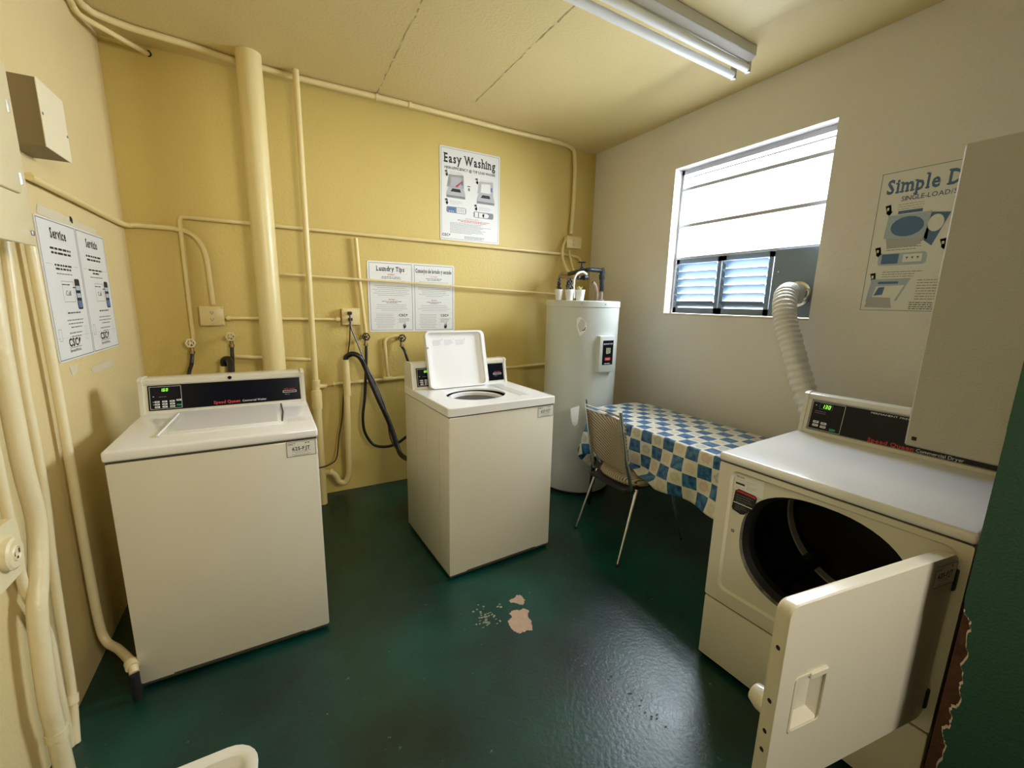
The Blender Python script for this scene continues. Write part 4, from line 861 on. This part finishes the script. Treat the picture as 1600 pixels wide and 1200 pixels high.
# Laundry tips, two columns on one board
p0 = Vector((1.322, -.001, 1.212)); sg = Frame(p0, (1, 0, 0), (0, 0, 1), (0, -1, 0)); g = G(); w_, h_ = .672, .516
g.prism(rrect(0, w_, 0, h_, .016, 4), 0, .003, 0, sg); s2 = Frame(sg.p(0, 0, .003), sg.u, sg.v, sg.n)
for k, (x0, x1, ttl) in enumerate(((.012, .328, 'Laundry Tips'), (.346, .660, 'Consejos de lavado y secado'))):
    g.outline(x0, x1, .012, h_ - .012, .0024, 1, s2); cx = (x0 + x1) / 2
    g.text(ttl, cx, h_ - .068, .046 if k == 0 else .042, 1, s2, bold=.028, width=(.21 if k == 0 else .292), align='c', serif=True)
    g.rect(x0 + .012, x1 - .012, h_ - .085, h_ - .0842, 3, s2)
    g.text('WASHING' if k == 0 else 'LAVADO', cx, h_ - .098, .011, 4, s2, bold=.02, width=.052, align='c'); g.fine(x0 + .07, x1 - .07, h_ - .112, 2, .011, .0038, 1, s2, True, 3 + k)
    g.fine(x0 + .02, x1 - .02, h_ - .138, 2, .013, .0024, 2, s2, True, 4 + k); g.fine(x0 + .02, x1 - .02, h_ - .178, 6, .0135, .0026, 2, s2, True, 5 + k)
    g.rect(x0 + .012, x1 - .012, h_ - .262, h_ - .2612, 3, s2); g.text('DRYING' if k == 0 else 'SECADO', cx, h_ - .278, .011, 4, s2, bold=.02, width=.045, align='c'); g.fine(x0 + .08, x1 - .08, h_ - .291, 2, .010, .0036, 1, s2, True, 6 + k)
    g.fine(x0 + .02, x1 - .02, h_ - .316, 4, .0135, .0024, 2, s2, True, 7 + k); g.rect(x0 + .012, x1 - .012, h_ - .372, h_ - .3712, 3, s2)
    g.fine(x0 + .02, x0 + .19, h_ - .386, 9, .0125, .0024, 2, s2, True, 8 + k); g.rect(x0 + .198, x0 + .199, .03, h_ - .375, 3, s2)
    csc(g, x0 + .208, h_ - .400, .026, s2, 1); g.fine(x0 + .208, x1 - .012, h_ - .418, 4, .009, .003, 2, s2, False, 9 + k)
    hx0 = x0 + .25; g.poly(ragged(hx0, .040, .014, .017, 10, 3 + k, .3), 1, s2, .0008); g.poly([(hx0 - .012, .045), (hx0 - .004, .068), (hx0, .05), (hx0 + .006, .07), (hx0 + .012, .045)], 2, s2, .0009)
tag(g.build('sign', PM, None, 0), 'wide white two-column sign headed Laundry Tips on the back wall', 'sign')
# Service / Servicio on the left wall
sg = Frame((.001, -1.118, 1.19), (0, 1, 0), (0, 0, 1), (1, 0, 0)); g = G(); w_, h_ = .70, .528
g.prism(rrect(0, w_, 0, h_, .012, 3), 0, .003, 0, sg); s2 = Frame(sg.p(0, 0, .003), sg.u, sg.v, sg.n)
for k, (x0, x1, ttl) in enumerate(((.006, .346, 'Service'), (.358, .694, 'Servicio'))):
    g.outline(x0, x1, .006, h_ - .006, .0022, 1, s2); cx = (x0 + x1) / 2
    g.text(ttl, cx, h_ - .068, .052, 1, s2, bold=.028, width=.145, align='c', serif=True)
    g.fine(x0 + .05, x1 - .05, h_ - .110, 2, .016, .008, 1, s2, True, 3 + k); g.fine(x0 + .07, x1 - .07, h_ - .170, 2, .014, .007, 1, s2, True, 4 + k); g.rect(x0 + .02, x0 + .07, h_ - .165, h_ - .1642, 2, s2); g.rect(x1 - .07, x1 - .02, h_ - .165, h_ - .1642, 2, s2)
    g.fine(x0 + .06, x1 - .06, h_ - .200, 1, .01, .004, 2, s2, True, 5 + k)
    g.outline(x0 + .125, x0 + .235, h_ - .305, h_ - .225, .0015, 2, s2); g.text('Call', x0 + .15, h_ - .280, .028, 2, s2, width=.05); g.fine(x0 + .13, x0 + .22, h_ - .240, 1, .01, .004, 1, s2, False, 2); g.rect(x0 + .225, x0 + .265, h_ - .250, h_ - .246, 1, s2)
    g.poly(rrect(x0 + .25, x0 + .300, h_ - .335, h_ - .213, .008, 3), 1, s2, .0008); g.rect(x0 + .254, x0 + .296, h_ - .288, h_ - .240, 6, s2, .001); g.rect(x0 + .254, x0 + .296, h_ - .270, h_ - .258, 1, s2, .0012); g.rect(x0 + .254, x0 + .296, h_ - .328, h_ - .300, 5, s2, .0012)
    g.fine(x0 + .11, x1 - .05, h_ - .350, 1, .01, .005, 1, s2, True, 6); g.fine(x0 + .10, x1 - .04, h_ - .378, 3, .014, .0045, 2, s2, True, 7 + k)
    g.fine(x0 + .11, x1 - .08, h_ - .428, 2, .014, .0045, 2, s2, True, 9 + k); g.outline(x0 + .025, x0 + .05, h_ - .45, h_ - .405, .0014, 2, s2); g.outline(x1 - .06, x1 - .04, h_ - .46, h_ - .405, .0014, 3, s2)
    g.rect(x0 + .006, x1 - .006, .105, .1058, 3, s2) if False else g.rect(x0 + .01, x1 - .01, .088, .0888, 3, s2)
    csc(g, x0 + .10, .052, .044, s2, 1, True)
tag(g.build('sign', PM, None, 0), 'white two-column sign headed Service and Servicio on the left wall', 'sign')
g = G(); q = at(111, 344, 0, .001); g.poly(ragged(q.y, q.z, .014, .013, 9, 5, .3), 0, Frame((.0015, 0, 0), (0, 1, 0), (0, 0, 1), (1, 0, 0))); tag(g.build('wall_hole', m_dark, None, 0), 'small dark chip in the left wall above the Service sign', 'hole')
for q, (pts) in enumerate(([(58, 318), (150, 358), (150, 372), (57, 332)], [(108, 572), (120, 570), (121, 582), (113, 586)], [(142, 575), (176, 560), (177, 572), (146, 583)])):
    g = G(); g.poly([(at(a, b, 0, .001).y, at(a, b, 0, .001).z) for a, b in pts], 0, Frame((.0012, 0, 0), (0, 1, 0), (0, 0, 1), (1, 0, 0)))
    tag(g.build('tape_strip', mat('aged_clear_tape', (.74, .68, .50), .15), None, 0), ['long strip of clear tape along the top of the Service sign', 'small scrap of clear tape below the left column of the Service sign', 'scrap of clear tape below the right column of the Service sign'][q], 'tape')
# Simple Drying on the right wall
sg = Frame((W - .001, -2.203, 1.443), (0, -1, 0), (0, 0, 1), (-1, 0, 0)); g = G(); w_, h_ = .51, .668
g.prism(rrect(0, w_, 0, h_, .010, 3), 0, .003, 0, sg); s2 = Frame(sg.p(0, 0, .003), sg.u, sg.v, sg.n)
g.outline(.008, w_ - .008, .008, h_ - .008, .002, 1, s2)
g.text('Simple Drying', .035, .563, .090, 5, s2, bold=.028, width=.44, serif=True)
g.text('SINGLE-LOAD/STACK DRYER', .098, .522, .030, 5, s2, bold=.01, width=.37)
arrow(g, .040, .508, .045, s2, 5, 0); arrow(g, .028, .312, .045, s2, 5, 0); arrow(g, .025, .188, .045, s2, 5, 0); arrow(g, .265, .33, .045, s2, 1, 0)
g.fine(.090, .215, .505, 3, .011, .003, 3, s2, seed=3); g.fine(.075, .24, .318, 3, .011, .003, 2, s2, seed=4); g.fine(.075, .245, .192, 3, .011, .003, 2, s2, seed=5); g.fine(.31, .48, .35, 3, .011, .003, 2, s2, seed=5)
a, b = .055, .335
g.poly([(a, b + .02), (a + .005, b + .125), (a + .165, b + .125), (a + .165, b)], 6, s2, .0007); g.rect(a + .04, a + .13, b + .128, b + .142, 5, s2, .0008); g.poly([(a + .165, b + .12), (a + .23, b + .11), (a + .185, b - .03), (a + .15, b)], 5, s2, .0007)
g.poly([(a + .083 + .062 * math.cos(k / 2.5), b + .068 + .046 * math.sin(k / 2.5)) for k in range(16)], 5, s2, .0009); g.poly([(a + .185 + .028 * math.cos(k / 2.5), b + .07 + .038 * math.sin(k / 2.5)) for k in range(16)], 0, s2, .001); g.poly([(a + .01, b + .02), (a + .16, b + .005), (a + .13, b - .025), (a + .02, b - .03)], 3, s2, .0011)
g.poly(rrect(.048, .232, .225, .282, .015, 3), 6, s2, .0007); g.rect(.062, .128, .233, .279, 5, s2, .0009); g.rect(.145, .215, .238, .274, 0, s2, .0009)
for k in range(3): g.poly([(.155 + k * .02, .262), (.165 + k * .02, .262), (.160 + k * .02, .25)], 5, s2, .001)
a, b = .025, .035
g.poly([(a, b + .015), (a + .012, b + .125), (a + .165, b + .128), (a + .125, b + .02)], 6, s2, .0007); g.rect(a + .04, a + .12, b + .102, b + .113, 5, s2, .0009); g.poly([(a + .02, b + .01), (a + .035, b + .09), (a + .145, b + .095), (a + .11, b + .005)], 0, s2, .0008); g.poly([(a + .03, b + .045), (a + .045, b + .085), (a + .07, b + .088), (a + .065, b + .05)], 5, s2, .001); g.poly([(a, b - .012), (a + .01, b + .04), (a + .10, b + .035), (a + .11, b - .015)], 3, s2, .0009)
g.fine(.215, .48, .150, 8, .0125, .0032, 2, s2, seed=8); g.fine(.20, .48, .046, 4, .0095, .0032, 1, s2, seed=9)
tag(g.build('poster', PM, None, 0), 'large white poster headed Simple on the right wall beside the window', 'poster')

# ------------------------------------------------------------------ table, cloth, chair
TY0, TY1, TX0, TX1, TT = -.965, -2.16, 2.60, 3.15, .712
tb = thing('folding_table', 'dark table under the blue and white checked cloth', 'table', ((TX0 + TX1) / 2, (TY0 + TY1) / 2, 0)); cx, cy = tb.location.x, tb.location.y
g = G(); g.prism(rrect(TX0 - cx, TX1 - cx, TY1 - cy, TY0 - cy, .10, 6), TT - .03, TT, 0, FF); g.build('tabletop', mat('brown_tabletop', (.12, .08, .05), .5), tb)
for sx in (-1, 1):
    for sy_ in (-1, 1):
        g = G(); g.tube([(sx * .20, sy_ * .50, TT - .03), (sx * .235, sy_ * .53, 0)], .013, 0, 12); g.build('leg', mat('dark_steel_leg', (.03, .03, .03), .4, .6), tb)
def tablecloth():
    Rr = .11; drop = .305; step = .0125; x0, x1, y0, y1 = TX0, TX1, TY1, TY0
    ax = []; v = x0 - drop
    nx = int((x1 + .12 - (x0 - drop)) / step); ny = int((y1 + drop - (y0 - .02)) / step); vs = []; uvs = []
    for i in range(nx + 1):
        for j in range(ny + 1):
            a = x0 - drop + i * step; b = y0 - .02 + j * step
            qx = min(max(a, x0 + Rr), x1 - Rr); qy = min(max(b, y0 - .5), y1 - Rr); dx, dy = a - qx, b - qy; Ln = math.hypot(dx, dy)
            z = TT + .003
            if Ln > Rr:
                e = Ln - Rr; ux, uy = dx / Ln, dy / Ln; s_ = b * 9 + a * 7; an = math.atan2(uy, ux)
                k = .10 + .0; cor = math.sin(2 * an) if (ux < -.02 and uy > .02) else 0
                out = min(e, .006) + e * k * .6 + e * .11 * math.sin(s_ * 1.7) + (e * .10 * math.sin(an * 7) if cor else 0)
                bend = .014; zz = e if e > bend * 1.57 else e
                qx2, qy2 = qx + ux * (Rr + out), qy + uy * (Rr + out); z -= math.sqrt(max(0, e * e - out * out)) if e > .01 else e * .6
                a2, b2 = qx2, qy2
            else: a2, b2 = a, b; z += .0012 * math.sin(a * 31) * math.sin(b * 23)
            if z < .470 and 2.40 < a2 < 2.86 and -1.70 < b2 < -1.26:
                a2 -= (.470 - z) * .9; z = .470 + .002 * math.sin(b2 * 60)
            vs.append((a2, b2, z)); uvs.append((a / .080 + .35, b / .080 + .2))
    fs = [(i * (ny + 1) + j, (i + 1) * (ny + 1) + j, (i + 1) * (ny + 1) + j + 1, i * (ny + 1) + j + 1) for i in range(nx) for j in range(ny)]
    me = bpy.data.meshes.new('tablecloth'); me.from_pydata(vs, [], fs); uvl = me.uv_layers.new(name='UVMap')
    for lp in me.loops: uvl.data[lp.index].uv = uvs[lp.vertex_index]
    me.materials.append(m_cloth); me.shade_smooth(); o = bpy.data.objects.new('tablecloth', me); C.objects.link(o)
    sm = o.modifiers.new('thickness', 'SOLIDIFY'); sm.thickness = .0015; sm.offset = 1
    return tag(o, 'blue and white checked tablecloth with small motifs draped over the table', 'tablecloth')
tcl = tablecloth()
g = G(); pts = [(2.500, .722), (2.575, .732), (2.570, .60), (2.548, .585), (2.525, .60), (2.505, .66)]
g.prism(pts, 0, .003, 0, Frame((0, -.945, 0), (1, 0, 0), (0, 0, 1), (0, -1, 0))); lab(g.build('lining', mat('white_lining', (.80, .80, .74), .6), tcl), 'plain white lining edge showing at the far left end')

ch = thing('dining_chair', 'tan striped vinyl chair with thin chrome legs, its back to the room', 'chair', (2.50, -1.48, 0))
cv = Vector((2.50, -1.48, 0)); Q = lambda x, y, z: Vector((x, y, z)) - cv
# back posts lean away from the seat; seat faces the table (+x)
pl, pr_ = [Q(2.385, -1.245, .862), Q(2.43, -1.255, .60), Q(2.475, -1.26, .40)], [Q(2.335, -1.61, .872), Q(2.385, -1.625, .60), Q(2.43, -1.645, .405)]
for pts in (pl, pr_): g = G(); g.tube(pts, .0105, 0, 12); g.build('back_post', m_chrome, ch)
for dz in (.030, .052):
    g = G(); a, b = pl[0] - Vector((0, 0, dz)), pr_[0] - Vector((0, 0, dz)); m_ = (a + b) / 2 + Vector((.035, 0, -.010)); g.tube([a, m_, b], .0055, 0, 10, smooth=10); g.build('top_rail', m_chrome, ch)
# curved backrest pad with rounded lower corners
def backpad():
    nu, nv = 22, 16; th = .024; vs = []
    for side in (0, 1):
        for j in range(nv + 1):
            for i in range(nu + 1):
                u = i / nu; v = j / nv; zt_ = .800; a = pl[0].lerp(pr_[0], u); x = a.x + .045 - .0 + .035 * math.sin(PI * u); y = a.y
                zl = .47 + (.055 * max(0, 1 - (u / .22)) ** 2) + (.03 * max(0, (u - .80) / .20) ** 2); z = zl + (zt_ - zl) * v - .012 * math.sin(PI * u)
                lean = (z - .862) * (-.17); x += lean; e = min(u, 1 - u, v * .8, (1 - v) * .8) * 14; thk = th * min(1, math.sqrt(max(0, e)) * .8 + .12)
                vs.append((x + (-thk / 2 if side == 0 else thk / 2) - .02, y + .0 + (0.010 - .02 * u), z))
    f = []; n1 = (nu + 1) * (nv + 1); idx = lambda s_, j, i: s_ * n1 + j * (nu + 1) + i
    for j in range(nv):
        for i in range(nu): f += [(idx(0, j, i), idx(0, j, i + 1), idx(0, j + 1, i + 1), idx(0, j + 1, i)), (idx(1, j, i), idx(1, j + 1, i), idx(1, j + 1, i + 1), idx(1, j, i + 1))]
    for j in range(nv): f += [(idx(0, j, 0), idx(0, j + 1, 0), idx(1, j + 1, 0), idx(1, j, 0)), (idx(0, j, nu), idx(1, j, nu), idx(1, j + 1, nu), idx(0, j + 1, nu))]
    for i in range(nu): f += [(idx(0, 0, i), idx(1, 0, i), idx(1, 0, i + 1), idx(0, 0, i + 1)), (idx(0, nv, i), idx(0, nv, i + 1), idx(1, nv, i + 1), idx(1, nv, i))]
    return G().add(vs, f, 0)
backpad().build('backrest', m_vinyl, ch, 60)
g = G(); seat = [(x, y) for x, y in sup(0, 0, .205, .205, 2.8, 40)]; lay = [(0, .0, .93), (.006, .010, 1.0), (.035, .022, 1.0), (.045, .040, .97), (.050, .06, .9)]
rings = []
for z, _, k in [(.0, 0, .92), (.006, 0, .985), (.018, 0, 1.0), (.034, 0, 1.0), (.044, 0, .975), (.050, 0, .90), (.054, 0, .6), (.055, 0, .05)]:
    rings.append([Q(2.635 + x * k * 1.0 + (.0), -1.475 + y * k * (1.0 - .10 * (x < 0)), .405 + z) for x, y in seat])
n = len(seat); vs = [p for r in rings for p in r]; fs = [(i * n + k, i * n + (k + 1) % n, (i + 1) * n + (k + 1) % n, (i + 1) * n + k) for i in range(len(rings) - 1) for k in range(n)] + [list(range(n))[::-1], [(len(rings) - 1) * n + k for k in range(n)]]
g.add(vs, fs, 0); st = g.build('seat', m_vseat, ch, 60)
g = G(); pts = [Q(2.635 + x * 1.005, -1.475 + y * 1.005 * (1 - .10 * (x < 0)), .425) for x, y in seat]; g.tube(pts + [pts[0]], .0045, 0, 6); g.build('piping', mat('tan_piping', (.36, .28, .17), .5), st)
for a, b in (((2.47, -1.645, .402), (2.299, -1.706, 0.0)), ((2.48, -1.29, .402), (2.345, -1.265, 0.0)), ((2.77, -1.32, .40), (2.86, -1.24, 0.0)), ((2.77, -1.62, .40), (2.86, -1.68, 0.0))):
    g = G(); a, b = Q(*a), Q(*b); nn = 12; g.tube([a.lerp(b, i / nn) for i in range(nn + 1)], lambda i: .0115 - .005 * i / 12, 0, 12); lg = g.build('leg', m_chrome, ch)
    g = G(); g.tube([b, b + Vector((0, 0, .015))], .010, 0, 10); g.build('foot_cap', m_rubber, lg)
g = G(); g.box(-.11, .27, -.14, .16, .388, .404); g.build('seat_frame', mat('black_frame', (.02, .02, .02), .5), ch)

# ------------------------------------------------------------------ white plastic tray at the bottom edge
t = thing('plastic_tray', 'white plastic tray with rounded corners on the green floor, bottom of the picture', 'tray', (.36, -2.175, 0))
hb = .15; outl = lambda r: rrect(-.20 + .30 * 0 - r, .20 + r, -.17 - r,   .155 + r, .06 + max(r, -.03), 6)
g = G(); prof = [(-.04, .0), (-.035, .002), (-.008, hb - .012), (.0, hb - .004), (.014, hb), (.018, hb - .006), (.016, hb - .02)]
rings = [[(x, y, z) for x, y in outl(r)] for r, z in prof]; inner = [(-.012, hb - .006), (-.022, hb - .03), (-.045, .012)]
allr = [[(x, y, z) for x, y in outl(r)] for r, z in [(.016, hb - .02), (.018, hb - .006), (.014, hb), (-.006, hb), (-.014, hb - .006), (-.024, hb - .05), (-.042, .006)]]
n = len(allr[0]); vs = [p for r in allr for p in r]; g.add(vs, [(i * n + k, i * n + (k + 1) % n, (i + 1) * n + (k + 1) % n, (i + 1) * n + k) for i in range(len(allr) - 1) for k in range(n)] + [[(len(allr) - 1) * n + k for k in range(n)]], 0)
oo = [[(x, y, z) for x, y in outl(r)] for r, z in [(.012, hb - .02), (-.004, hb - .03), (-.038, 0)]]
vs = [p for r in oo for p in r]; g.add(vs, [(i * n + k, i * n + (k + 1) % n, (i + 1) * n + (k + 1) % n, (i + 1) * n + k) for i in range(2) for k in range(n)] + [[2 * n + k for k in range(n)]], 0)
g.build('tray', mat('white_plastic_tray', (.80, .79, .72), .35), t, 40)
